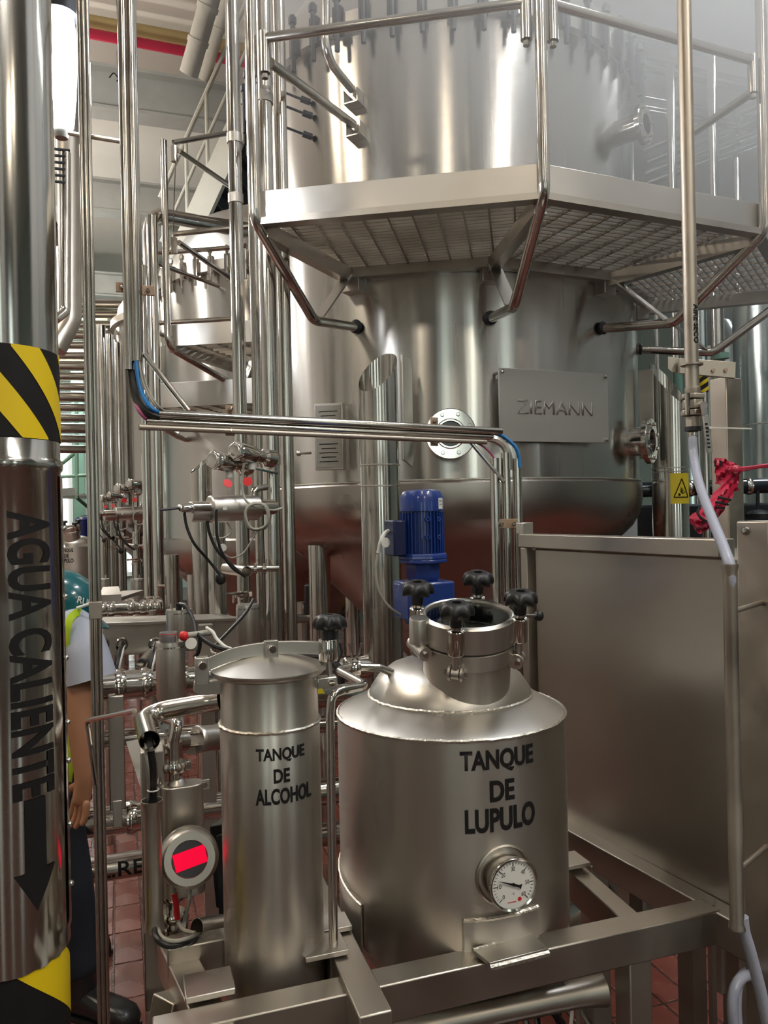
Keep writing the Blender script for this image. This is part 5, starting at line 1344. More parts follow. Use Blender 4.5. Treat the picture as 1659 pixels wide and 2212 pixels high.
for (u, m_) in ((222, M_POL), (263, M_POL), (335, M_POL)):
    q = P(u, 1392, 2.78); G().torus(q, sd_, .020, .005, 20, 6).build('port_ring', m_, tr)
    cable(tr, [(u+1, 1390, 2.80), (u-4, 1408, 2.74), (u-12, 1440, 2.7), (u-16, 1470, 2.7)], .010, M_RUBBER, 'port_cable')
    cable(tr, [(u+5, 1392, 2.80), (u+2, 1410, 2.73), (u-5, 1440, 2.69), (u-9, 1470, 2.69)], .004, M_WHITE, 'port_cable')
hpipe('bent_pipe', 'grey pipe end curving below the cable tray', P(330, 1415, 2.9), P(310, 1440, 2.75), .03, M_PIPE)
gp = thing('steel_box', 'flat steel box on the manifold in front of the teal helmet', 'box', P(250, 1290, 3.2))
G().prism([P(214, 1292, 3.2), P(262, 1290, 3.2), P(256, 1272, 3.5), P(222, 1274, 3.5)], Z*.012).build('box_lid', M_SATIN, gp)
G().prism([P(213, 1300, 3.2), P(262, 1298, 3.2), P(262, 1290, 3.2), P(213, 1292, 3.2)], Vector((0, .3, 0))).build('box_body', M_SATIN, gp)
for (u, v0, v1, d, r, lab) in ((224, 1250, 1300, 3.95, .030, 'small far actuator cylinder beside the thin tube bundle'), (296, 1250, 1306, 4.02, .034, 'small far actuator cylinder next to the polished riser')):
    actuator(lab, u, v0, v1, d, r)

# ================================================================= valve cluster on the riser (repeated along the row)
D = 2.75
def hexhead(label, cx, cy, rear_u, rear_v, d, dr, vessel_end=True):
    c = P(cx, cy, d); e_ = P(rear_u, rear_v, dr); ax = (c-e_).normalized()
    t = thing('level_sensor', label, 'sensor', c)
    G().lathe([(.020, .003), (.033, .0), (.035, -.004), (.035, -.014), (.0, -.014)], c, ax, 6, ref=Z).build('hex_cap', M_POL, t, bevel=.0015)
    G().lathe([(0, -.002), (.0215, -.002), (.0215, -.006)], c, ax, 24).build('sensor_window', mat('sensor_glass', (.10, .11, .09), .1, 0, nscale=30), t)
    G().torus(c+ax*.001, ax, .022, .0028, 24, 6).build('window_ring', M_SATIN, t)
    L = (c-e_).length
    G().lathe([(.030, -.014), (.033, -.018), (.033, -L*.45), (.028, -L*.5), (.024, -L*.55), (.022, -L*.7), (.032, -L*.75), (.034, -L*.95), (.022, -L), (0, -L)], c, ax, 24).build('sensor_body', M_POL, t)
    G().lathe([(.010, 0), (.014, 0), (.014, .022), (.010, .03)], c-ax*(L*.42)-Z*.055, Z, 14).build('cable_gland', M_WHITE, t)
    return t
CL = []
CL.append(hexhead('hex capped level sensor facing the walkway, lower of the pair', 459, 993, 540, 1008, D-.06, D+.12))
CL.append(hexhead('hex capped level sensor nearest the thick riser, upper of the pair', 506, 974, 590, 992, D-.04, D+.16))
va = thing('valve_actuator', 'large horizontal actuator cylinder on the valve cluster beside the riser', 'actuator', P(500, 1098, D))
a_, b_ = P(452, 1099, D-.05), P(556, 1096, D+.06); ax_ = (b_-a_).normalized()
G().lathe([(0, 0), (.042, 0), (.046, .004), (.046, (b_-a_).length-.004), (.043, (b_-a_).length), (0, (b_-a_).length)], a_, ax_, 36).build('cylinder_body', M_SATIN, va)
c0 = P(410, 1106, D-.08); G().lathe([(0, 0), (.034, 0), (.036, .003), (.036, .066), (0, .066)], c0, ax_, 28).build('cylinder_end', M_SATIN, va)
c0 = P(384, 1098, D-.13); G().lathe([(0, 0), (.010, 0), (.012, .004), (.016, .014), (.016, .05), (.019, .052), (.019, .12), (0, .12)], c0, ax_, 24).build('positioner', M_POL, va)
G().tube([P(345, 1102, D-.16), P(384, 1098, D-.13)], .004, 8).build('air_tube', M_DARK, va)
G().box(P(486, 1098, D-.085), .014, .004, .012).build('white_label', M_WHITE, va)
G().tube([b_, P(590, 1095, D+.14)], .028, 16).build('valve_bonnet', M_POL, va)
G().tube([P(548, 1080, D+.05), P(548, 1058, D+.05), P(575, 1052, D+.1)], .012, 12, bend=.02).build('air_elbow', M_PIPE, va)
for (u, v, sx, lab) in ((535, 1040, 1, 'tag'), (492, 1044, .5, 'tag')):
    q = P(u, v, D-.06); G().lathe([(0, -.0008), (.0165, -.0008), (.0165, .0008), (0, .0008)], q, Vector((.1 if sx == 1 else .7, -1, .2 if sx == 1 else .6)), 20).build('red_tag', M_RED, va)
CL.append(va)
cw = thing('cable_loom', 'hanging black cables and coiled grey cable under the valve actuator', 'cable', P(500, 1200, D))
cable(cw, [(398, 1108, D-.1), (404, 1140, D-.1), (420, 1175, D-.1), (450, 1210, D-.06), (474, 1240, D-.05)], .0052, M_RUBBER, 'black_cable')
cable(cw, [(446, 1110, D-.05), (452, 1150, D-.05), (470, 1190, D-.05), (500, 1220, D-.04), (526, 1244, D-.02)], .0055, M_RUBBER, 'black_cable')
cable(cw, [(467, 1100, D-.08), (468, 1150, D-.08), (478, 1190, D-.07), (500, 1225, D-.05), (530, 1246, D-.02)], .0050, M_RUBBER, 'black_cable')
cable(cw, [(480, 1195, D-.05), (500, 1205, D-.03), (525, 1195, D-.02), (545, 1165, D), (558, 1140, D)], .003, M_GREYC, 'grey_cable')
cable(cw, [(490, 1128, D+.02), (500, 1150, D+.02), (480, 1162, D+.02), (460, 1160, D+.02)], .0028, M_WHITE, 'grey_cable')
cable(cw, [(526, 1000, D-.03), (524, 1040, D-.03), (528, 1075, D-.05), (545, 1092, D-.06), (565, 1098, D-.06), (590, 1102, D-.02), (610, 1098, D)], .0045, M_GREYC, 'coil_cable')
pts = []
for k in range(40):
    an = k*2*math.pi/18; pts.append(P(555+(24+k*.12)*math.cos(an)+2*math.sin(k), 1116+(27+k*.1)*math.sin(an), D-.08+.0006*k))
G().tube(pts, .0044, 8).build('coil_cable', M_GREYC, cw)
q = P(481, 1183, D-.05); G().lathe([(0, -.001), (.014, -.001), (.014, .001), (0, .001)], q, Vector((.5, -1, .1)), 16).build('white_tag', M_WHITE, cw)
q = P(476, 1250, D-.03); G().ball(q, .02, 12, (1, .6, 1.1)).build('cable_plug', M_RUBBER, cw)
CL.append(cw)
sp = thing('branch_pipe', 'open ended branch pipe with clamps below the valve cluster', 'pipe', P(530, 1236, D))
G().tube([P(487, 1228, D+.14), P(533, 1235, D-.02)], .020, 18, hollow=.0015).build('open_stub', M_FRAME, sp)
G().tube([P(535, 1228, D+.12), P(600, 1228, D+.18)], .012, 14).build('side_run', M_PIPE, sp)
for u in (552, 572):
    G().lathe([(.012, -.006), (.020, -.006), (.020, .006), (.012, .006)], P(u, 1228, D+.14), Vector((1, .1, 0)), 16).build('tri_clamp', M_POL, sp); G().beam(P(u, 1222, D+.13), P(u+4, 1208, D+.13), .008, .004).build('wing', M_POL, sp)
G().tube([at_z(P(520, 1300, D+.2), 0), P(520, 1025, D+.2), P(522, 1006, D+.2)], .0165, 14).build('riser_run', M_PIPE, sp)
G().tube([P(500, 1000, D+.25), P(600, 1022, D+.2)], .006, 8).build('impulse_tube', M_POL, sp)
for v in (1280,): G().tube([P(490, v+4, D+.1), P(535, v, D+.12)], .006, 8).build('handle', M_POL, sp); clamp(sp, P(522, v+4, D+.2), .026)
CL.append(sp)
labs2 = {0: 'smaller hex capped level sensor at the second valve cluster, lower', 1: 'smaller hex capped level sensor at the second valve cluster, upper', 2: 'horizontal actuator of the second valve cluster in front of the polished riser', 3: 'cables hanging under the second valve cluster', 4: 'branch pipe of the second valve cluster'}
labs3 = {0: 'tiny level sensor of the third valve cluster, lower', 1: 'tiny level sensor of the third valve cluster, upper', 2: 'far horizontal actuator of the third valve cluster behind the thin tubes', 3: 'far cables of the third valve cluster', 4: 'far branch pipe of the third valve cluster'}
for i, t in enumerate(CL):
    c = copy_tree(t, STEP*1.0+Vector((0.06, 0, 0))); c['label'] = labs2[i]
    c = copy_tree(t, STEP*2.0+Vector((0.30, 0, 0))); c['label'] = labs3[i]
# second vessel's vent pipe
vp3, _ = vent_pipe('steel vent pipe with bright slanted mouth in front of the second vessel', 434, 3.9, .052, 1022, 985, Vector((-.85, -.5, 0)).normalized(), 0)
vpipe('riser_pipe', 'bluish pipe standing under the valve cluster beside the vent', 372, 1260, 4.0, .038, 0, 1.45, M_PIPE)
vpipe('riser_pipe', 'upright pipe right of the second vent below the branch pipe', 470, 1260, 3.3, .038, 0.3, 1.62, M_PIPE)
tv = thing('needle_valve', 'small needle valve handle sticking out of the polished riser', 'valve', P(345, 1264, 4.5))
G().tube([P(336, 1266, 4.6), P(372, 1264, 4.45)], .010, 8).build('valve_stem', M_POL, tv); G().box(P(366, 1260, 4.45), .02, .02, .05).build('valve_handle', M_WHITE, tv)
# green machinery glimpsed under the cones
gm = thing('green_machine', 'pale green machine frame glimpsed under the vessel cones', 'machine', at_z(P(735, 1300, 7.0), 0))
M_GRN = mat('pale_green_paint', (.22, .40, .28), .55, 0, nscale=8, var=.2)
G().box(at_z(P(725, 1300, 7.2), .95), .5, .3, .6, AX).build('machine_body', M_GRN, gm, bevel=.01)
for u in (690, 722, 748): G().tube([at_z(P(u, 1300, 6.9), 0), at_z(P(u, 1240, 6.9), 1.3)], .03, 8).build('machine_post', M_GREENP, gm)
G().beam(P(680, 1310, 6.8), P(770, 1318, 6.8), .2, .05).build('machine_table', M_GREENP, gm)
G().box(P(762, 1322, 6.7), .06, .06, .08).build('yellow_part', M_YEL, gm)
G().beam(P(690, 1300, 6.5), P(712, 1240, 6.6), .05, .06).build('cream_strut', M_CREAM, gm)
pm = thing('pump_stand', 'small pump frame on the floor under the vessel cone', 'pump', at_z(P(670, 1400, 5.6), 0))
G().tube([P(635, 1337, 5.0), P(700, 1335, 5.2)], .03, 10).build('suction_pipe', M_PIPE, pm)
for u in (652, 690): G().tube([at_z(P(u, 1400, 5.4), 0), P(u, 1300, 5.4)], .035, 8).build('stand_post', M_FRAME, pm)
G().box(P(678, 1300, 5.4), .12, .1, .25).build('pump_head', M_DARK, pm, bevel=.01)
# small yellow sign sticker and tube right of alcohol tank
hpipe('short_pipe', 'short pipe with yellow sticker between the two small tanks', P(650, 1502, 2.05), P(770, 1500, 2.25), .036, M_PIPE)
q = P(692, 1492, 2.0); sgn = G().prism([q+Vector((-.012, 0, -.008)), q+Vector((.012, 0, -.008)), q+Vector((.0, 0, .012))], Vector((0, .002, 0))).build('warning_sticker', M_SIGN); tag(sgn, 'tiny yellow warning sticker between the small tanks', 'sticker')
# ================================================================= right side: cabinet, column, air line
ZC = 1.535
c0_, c1_ = PZ(1246, 1780, ZB), PZ(1631, 1980, ZB); cd_ = (c1_-c0_).normalized(); cnr = Vector((cd_.y, -cd_.x, 0))
if cnr.y > 0: cnr = -cnr                                   # towards the viewer
def u_of(p):
    r = p-Vector((0, 0, CAM_H)); return 829.5+FPX*(r.dot(CR))/r.y
tL = 0
while u_of(at_z(c0_+cd_*tL, 1.4)) > 1160: tL -= .01
L0 = c0_+cd_*tL; L1 = c1_+cd_*.02
cab_ = thing('steel_cabinet', 'tall flat stainless cabinet wall beside the hop tank', 'cabinet', at_z((L0+L1)/2, 0))
th_ = -cnr*.35
M_PANEL = mat('cabinet_sheet', (.50, .465, .41), .40, 1, var=.10, nscale=2.0, stretch=(1, 1, .5), rvar=.06, bump=.015, bscale=12)
G().prism([at_z(L0, ZB-.02), at_z(L1, ZB-.02), at_z(L1, ZC), at_z(L0, ZC)], th_).build('side_panel', M_PANEL, cab_, bevel=.006)
tA, tB = L0-cd_*.03, L0.lerp(L1, .86)
G().beam(at_z(tA, ZC+.022)+cnr*.012, at_z(L1-cd_*.06, ZC+.022)+cnr*.012, .05, .040).build('top_rail', M_FRAME, cab_, bevel=.003)
G().box(at_z(tA, ZC+.058)+cnr*.012, .032, .04, .034, (cd_, cnr, Z)).build('top_block', M_SATIN, cab_, bevel=.002)
G().beam(at_z(tA, ZB), at_z(tA, ZC), .035, .03, up=cd_).build('corner_post', M_FRAME, cab_, bevel=.002)
for k in (.2, .5, .8): G().box(at_z(L0.lerp(L1, k), .36)-cnr*.2, .05, .05, .76, (cd_, cnr, Z)).build('foot', M_FRAME, cab_)
# square column at the right edge
qd = 1.55; qc = at_z(P(1652, 1300, qd), 0); zq = P(1630, 1125, qd).z
sc_ = thing('square_post', 'stained square steel post at the cabinet end with a slim guide tube', 'post', qc)
ang = math.radians(30); sa = (Vector((math.cos(ang), math.sin(ang), 0)), Vector((-math.sin(ang), math.cos(ang), 0)), Z)
G().box(at_z(qc, zq/2), .072, .072, zq, sa).build('column_tube', M_OLD, sc_, bevel=.004)
G().lathe([(0, .012), (.006, .011), (.009, .006), (.009, 0)], P(1612, 1147, qd-.04), Vector((-.5, -.86, 0)), 8).build('bolt', M_POL, sc_)
gb = P(1576, 1218, 1.42); gt0 = at_z(gb, P(1606, 2005, 1.42).z); gt1 = gb
G().tube([gt0, gt0+Z*.006, gt0+Z*.012, gt1-Z*.016, gt1-Z*.006, gt1], .0128, 20, hollow=.0012, radii=[.0155, .0150, .0128, .0128, .0152, .0155]).build('guide_tube', M_OLD, sc_)
for v in (1322, 1885):
    q = at_z(gb, P(1600, v, 1.42).z); G().tube([q, at_z(qc, q.z)+Vector((-.02, -.03, .004))], .0052, 10).build('standoff', M_OLD, sc_)
# air line
D = 1.9
ac_ = at_z(P(1486, 400, D), 0); za0 = P(1497, 838, D).z
al = thing('air_pipe', 'upright dry air pipe lettered AIRE SECO ending in a ball valve', 'pipe', at_z(ac_, za0))
G().tube([at_z(ac_, za0), at_z(ac_, 5.4)], .0168, 20).build('pipe_run', M_OLD, al)
text_cyl('AIRE SECO', al, ac_, .0168, math.atan2(-ac_.y, -ac_.x)+0.80, P(1500, 702, D).z, .096, .014, down=True, bold=0.03)
G().lathe([(.017, -.002), (.027, -.002), (.027, .002), (.017, .002)], at_z(ac_, P(1495, 788, D).z), Z, 24).build('wall_ring', M_OLD, al)
zz = lambda v: P(1497, v, D).z
G().lathe([(.0168, zz(836)), (.019, zz(838)), (.019, zz(848)), (.017, zz(852)), (.0, zz(852))], ac_, Z, 16).build('pipe_nipple', M_OLD, al)
for (v0, v1, r) in ((852, 862, .030), (864, 884, .026), (886, 898, .030)):
    G().lathe([(0, zz(v1)), (r, zz(v1)), (r, zz(v0)), (0, zz(v0))], ac_, Z, 6, ref=E1).build('valve_body', M_OLD, al, bevel=.002)
for s in (-1, .55): G().cyl(at_z(ac_+E1*(s*.027)-E2*.014, zz(852)), at_z(ac_+E1*(s*.027)-E2*.014, zz(898)), .006, 8).build('body_bolt', M_POL, al)
G().lathe([(0, zz(924)), (.018, zz(924)), (.018, zz(900)), (0, zz(900))], ac_, Z, 6).build('hex_nut', M_OLD, al, bevel=.001)
G().lathe([(0, zz(932)), (.020, zz(931)), (.020, zz(922)), (0, zz(921))], ac_, Z, 16).build('gasket', M_DARK, al)
G().lathe([(0, zz(966)), (.011, zz(966)), (.013, zz(950)), (.011, zz(946)), (.013, zz(940)), (.011, zz(932)), (0, zz(930))], ac_, Z, 16).build('hose_barb', M_PIPE, al)
hq = P(1520, 876, D-.03); hn_ = G().tube([P(1512, 872, D), hq], .010, 10).build('valve_stem', M_POL, al)
G().beam(hq, P(1523, 900, D-.04), .022, .004, up=Vector((.6, -.8, 0))).build('handle_neck', M_POL, al)
hnd = G().beam(P(1523, 898, D-.04), P(1533, 978, D-.04), .016, .005, up=Vector((.3, -.95, 0))).build('valve_handle', M_SATIN, al, bevel=.001)
ha0, ha1 = P(1525, 912, D-.044), P(1532, 970, D-.044)
for k in range(7): G().box(ha0.lerp(ha1, (k+.5)/7), .007, .0012, .0045).build('handle_print', M_LETTER, al)
tie = thing('cable_tie', 'white cable tie sticking out sideways from the valve handle', 'cable tie', P(1535, 925, D-.04))
G().beam(P(1534, 924, D-.045), P(1623, 926, D-.02), .004, .0035).build('tie_strip', M_WHITE, tie); G().box(P(1535, 924, D-.047), .007, .005, .006).build('tie_head', M_WHITE, tie)
# bracket and stained post carrying the valve
bp = thing('pipe_bracket', 'stained steel channel bracket and post behind the air valve', 'bracket', at_z(P(1570, 1150, 2.05), 0))
G().prism([P(1443, 770, 2.02), P(1470, 774, 2.02), P(1470, 804, 2.02), P(1452, 804, 2.02), P(1443, 796, 2.02)], Vector((.01, .006, 0))).build('bracket_end', M_CREAM, bp)
G().prism([P(1468, 773, 2.0), P(1590, 782, 2.0), P(1589, 817, 2.0), P(1468, 806, 2.0)], Vector((0, .012, 0))).build('channel', M_OLD, bp, bevel=.001)
for u in (1541, 1568): G().lathe([(0, .002), (.005, .002), (.005, 0)], P(u, 800, 1.998), Vector((0, -1, 0)), 10).build('rivet', M_RUST, bp)
pc_ = at_z(P(1571, 1000, 2.06), 0); ztp = P(1570, 816, 2.04).z
G().box(at_z(pc_, (ztp+1.50)/2), .066, .05, ztp-1.50, sa).build('post_tube', M_OLD, bp, bevel=.003)
G().box(at_z(pc_, .76), .06, .05, 1.5, sa).build('post_foot', M_OLD, bp)
# hose
M_HOSE = mat('braided_hose', (.36, .38, .47), .35, 0, var=.10, nscale=220, stretch=(1, 1, 1), bump=.15, bscale=260)
hs = thing('braided_hose', 'pale braided air hose hanging from the valve into the guide tube', 'hose', P(1500, 960, D))
G().tube(spline([P(1496, 945, 1.88), P(1499, 990, 1.86), P(1512, 1050, 1.76), P(1538, 1120, 1.60), P(1566, 1190, 1.46), P(1577, 1230, 1.42), P(1578, 1300, 1.42)], 8), .0105, 14).build('hose_run', M_HOSE, hs)
hs2 = thing('braided_hose', 'braided hose coil leaving the guide tube at the lower edge', 'hose', P(1620, 2100, 1.42))
G().tube(spline([P(1604, 1980, 1.42), P(1608, 2012, 1.42), P(1622, 2060, 1.42), P(1645, 2150, 1.42), P(1668, 2260, 1.42)], 8), .0105, 14).build('hose_run', M_HOSE, hs2)
for k in (0, 1):
    G().tube(spline([P(1595+6*k, 2290, 1.5), P(1582+8*k, 2180, 1.5+.03*k), P(1592+6*k, 2125-8*k, 1.52+.03*k), P(1622+6*k, 2108-9*k, 1.55+.03*k), P(1655, 2150-12*k, 1.55), P(1690, 2200, 1.55)], 8), .0105, 14).build('hose_loop', M_HOSE, hs2)
# red plastic bag strip tied to the post
M_BAG = mat('red_plastic_bag', (.46, .022, .055), .22, 0, var=.15, nscale=12, bump=.5, bscale=14, col2=(.40, .02, .06), trans=.0)
rb = thing('red_plastic_bag', 'torn red plastic warning bag knotted around the stained post', 'plastic bag', P(1585, 1010, 1.95))
def sheet(pixrows, name, m, thick=.0015):
    rows = [[P(*q) for q in r] for r in pixrows]
    rows = [spline(r, 4) for r in rows]; cols = list(zip(*rows)); cols = [spline(list(c), 4) for c in cols]; rows = [list(r) for r in zip(*cols)]
    rows = [[p+Vector((random.uniform(-.0015, .0015), .007*math.sin(i*1.9+j*1.1)+random.uniform(-.004, .004), random.uniform(-.0015, .0015))) for j, p in enumerate(r)] for i, r in enumerate(rows)]
    n = len(rows[0]); vs = [p for r in rows for p in r]; nv = len(vs)
    vs += [p+Vector((0, thick, 0)) for p in vs[:nv]]; fs = []
    for i in range(len(rows)-1):
        for j in range(n-1):
            a_ = i*n+j; fs += [(a_, a_+1, a_+n+1, a_+n), (nv+a_+1, nv+a_, nv+a_+n, nv+a_+n+1)]
    for i in range(len(rows)-1):
        a_ = i*n; fs.append((a_, a_+n, nv+a_+n, nv+a_)); a_ = i*n+n-1; fs.append((a_+n, a_, nv+a_, nv+a_+n))
    for j in range(n-1): fs.append((j+1, j, nv+j, nv+j+1)); a_ = (len(rows)-1)*n+j; fs.append((a_, a_+1, nv+a_+1, nv+a_))
    return G().add(vs, fs).build(name, m, rb, sharp=28)
sheet([[(1545, 990, 1.98), (1562, 990, 1.97), (1580, 997, 1.96), (1595, 1008, 1.96)], [(1545, 1020, 1.97), (1563, 1022, 1.96), (1582, 1024, 1.95), (1596, 1022, 1.95)], [(1548, 1045, 1.97), (1565, 1052, 1.95), (1582, 1060, 1.95), (1596, 1060, 1.96)]], 'bag_flap', M_BAG)
sheet([[(1576, 1022, 1.95), (1584, 1018, 1.94), (1592, 1022, 1.95), (1598, 1026, 1.95)],
       [(1545, 1066, 1.92), (1560, 1068, 1.90), (1574, 1066, 1.925), (1588, 1060, 1.93)],
       [(1512, 1098, 1.90), (1530, 1108, 1.87), (1548, 1110, 1.905), (1566, 1098, 1.91)],
       [(1488, 1120, 1.89), (1510, 1132, 1.865), (1530, 1138, 1.90), (1552, 1116, 1.90)],
       [(1496, 1136, 1.89), (1508, 1152, 1.88), (1516, 1150, 1.89), (1532, 1140, 1.90)]], 'bag_tail', M_BAG)
for (u0, v0, u1, v1) in ((1552, 1074, 1578, 1080), (1546, 1084, 1572, 1090), (1540, 1094, 1564, 1098)):
    G().tube([P(u0, v0, 1.885), P((u0+u1)/2, (v0+v1)/2, 1.872), P(u1, v1, 1.895)], .0032, 5).build('bag_print', M_LETTER, rb)
G().tube(spline([P(1512, 1096, 1.875), P(1507, 1106, 1.87), P(1514, 1118, 1.862), P(1528, 1126, 1.865), P(1540, 1124, 1.88)]), .0035, 5).build('bag_print', M_LETTER, rb)
for u in (1556, 1545): G().beam(P(u, 995, 1.955), P(u, 1008, 1.955), .006, .003).build('bag_print', M_LETTER, rb)
for k in range(4):
    G().tube(spline([P(1572, 1010+4*k, 1.94), P(1590, 1012+3*k, 1.93), P(1610, 1011+1.5*k, 1.93), P(1640, 1007+k, 1.93), P(1690, 1000+2*k, 1.95)]), .004-.0005*k, 6).build('bag_strand', M_BAG, rb)
G().ball(P(1588, 1015, 1.93), .014, 12, (1.3, .8, .9)).build('bag_knot', M_BAG, rb)

# ================================================================= things behind on the right side
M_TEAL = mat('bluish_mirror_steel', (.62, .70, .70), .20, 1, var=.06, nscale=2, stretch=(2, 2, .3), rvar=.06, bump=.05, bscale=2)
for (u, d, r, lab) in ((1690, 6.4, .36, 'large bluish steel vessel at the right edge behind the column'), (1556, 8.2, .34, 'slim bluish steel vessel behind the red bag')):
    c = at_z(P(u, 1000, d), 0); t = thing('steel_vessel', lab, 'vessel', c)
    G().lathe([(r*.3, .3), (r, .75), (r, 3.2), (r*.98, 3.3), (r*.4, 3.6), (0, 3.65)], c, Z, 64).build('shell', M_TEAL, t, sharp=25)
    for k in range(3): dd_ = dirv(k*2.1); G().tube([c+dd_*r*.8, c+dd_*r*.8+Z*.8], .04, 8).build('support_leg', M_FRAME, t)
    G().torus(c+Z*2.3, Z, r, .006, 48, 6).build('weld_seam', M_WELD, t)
for (u, d, r, z0, z1, m_, lab) in ((1468, 5.2, .030, 0, 2.62, M_GREENP, 'green banded pipe behind the air valve'), (1522, 5.6, .036, 0, 3.4, M_TEAL, 'bluish upright pipe right of the air valve'), (1556, 6.0, .05, 0, 3.2, M_PIPE, 'upright pipe with green band behind the bracket'),
                                (1424, 5.0, .018, 0, 3.0, M_PIPE, 'thin pipe close to the vessel side sight glass'), (1510, 6.5, .02, 0, 3.0, M_POL, 'thin bright pipe behind the hose')):
    vpipe('back_pipe', lab, u, 1000, d, r, z0, z1, m_)
hb_ = thing('hazard_pipe', 'short pipe wrapped in yellow black hazard tape behind the air valve', 'pipe', at_z(P(1519, 900, 5.0), 0))
hcx = at_z(P(1519, 828, 5.0), 0); G().tube([hcx, at_z(hcx, P(1519, 800, 5.0).z)], .030, 16).build('pipe_run', M_PIPE, hb_)
hz0_, hz1_ = P(1519, 848, 5.0).z, P(1519, 808, 5.0).z
band = G(); wrap_grid(band, hcx, .0312, -3.1, 0, lambda a: hz0_, lambda a: hz1_, 12); band.build('tape_band', M_LETTER, hb_)
for k in range(3):
    g = G(); wrap_grid(g, hcx, .0325, -3.1, 0, lambda a: max(hz0_, min(hz1_, hz0_-.03+k*.055+.02*(a+3.1))), lambda a: max(hz0_, min(hz1_, hz0_-.005+k*.055+.02*(a+3.1))), 12); g.build('tape_stripe', M_YEL, hb_)
gb_ = thing('green_sleeve', 'dark green sleeve on the upright pipe behind the valve bracket', 'sleeve', P(1558, 770, 5.8))
G().tube([P(1558, 776, 5.9), P(1557, 764, 5.9)], .06, 16).build('sleeve_band', M_GREENP, gb_)
hpipe('black_pipe', 'thick glossy black pipe running level behind the red bag', P(1330, 1060, 5.2), P(1800, 1044, 5.0), .050, mat('glossy_black_pipe', (.02, .03, .04), .12, 0, nscale=5), (.35, .62))
dm = thing('dark_machine', 'dark machine housing below the level black pipe', 'machine', at_z(P(1620, 1110, 5.4), 0))
G().box(at_z(P(1610, 1110, 5.6), .85), 1.6, .4, 1.62, AX).build('machine_body', M_DARK, dm, bevel=.02)
G().lathe([(0, 0), (.08, 0), (.08, .03), (.05, .05), (0, .06)], P(1640, 1120, 4.9), Z, 20).build('machine_knob', M_BLACKP, dm)
G().tube([P(1637, 1060, 4.95), P(1637, 1120, 4.95)], .012, 8).build('machine_rod', M_DARK, dm)
wp_ = thing('white_panel', 'pale slanted panel seen below the vessel knuckle', 'panel', at_z(P(1370, 1160, 5.8), 0))
G().prism([P(1330, 1175, 5.8), P(1382, 1100, 5.8), P(1404, 1140, 5.8), P(1404, 1300, 5.8), P(1330, 1300, 5.8)], Vector((.05, .12, 0))).build('panel_sheet', M_WHITE, wp_)
# next process line behind: rack of pipes in the haze
RK = ['first', 'second', 'third', 'fourth', 'fifth', 'sixth', 'seventh', 'eighth', 'ninth', 'tenth', 'eleventh', 'twelfth']
for i, (u, v, d) in enumerate([(1400, 130, 7.0), (1400, 150, 7.0), (1400, 212, 6.6), (1400, 232, 6.6), (1400, 240, 6.6), (1400, 90, 7.2)]):
    p = P(u, v, d); straight_pipe('overhead_rack_pipe', '%s hazy pipe of the rack above the walkway' % RK[i], 'pipe', p-E1*.3, p+E1*3.2, .022, M_PIPE, 'hazy pipe rack')
for i, (u, v) in enumerate([(1390, 325), (1400, 350), (1395, 375), (1400, 395), (1440, 300), (1440, 330)]):
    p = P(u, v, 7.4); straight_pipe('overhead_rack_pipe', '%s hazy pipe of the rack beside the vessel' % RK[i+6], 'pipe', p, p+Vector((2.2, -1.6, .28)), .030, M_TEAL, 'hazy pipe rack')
for (u, d, lab) in ((1451, 6.2, 'upright rack post in the haze beside the air pipe'), (1540, 6.0, 'upright rack post in the haze left of the walkway corner'), (1590, 7.0, 'farther upright rack post in the haze')):
    vpipe('rack_post', lab, u, 300, d, .035, 0, 5.2, M_PIPE, cat='post')
# level gauge arm hung on the vessel nozzle

sn_ = thing('proximity_sensor', 'shiny sensor cylinder with red cap under the front frame beam', 'sensor', P(900, 2205, 1.80))
a_, b_ = P(850, 2216, 1.74), P(932, 2192, 1.84); ax_ = (b_-a_).normalized()
G().tube([a_, b_], .024, 24).build('sensor_body', M_POL, sn_)
G().lathe([(0, 0), (.016, 0), (.016, .010), (.010, .018), (0, .020)], b_, ax_, 16).build('red_cap', M_RED, sn_)
G().tube([a_.lerp(b_, .5), at_z(a_.lerp(b_, .5), ZB-.06)], .006, 8).build('sensor_hanger', M_FRAME, sn_)
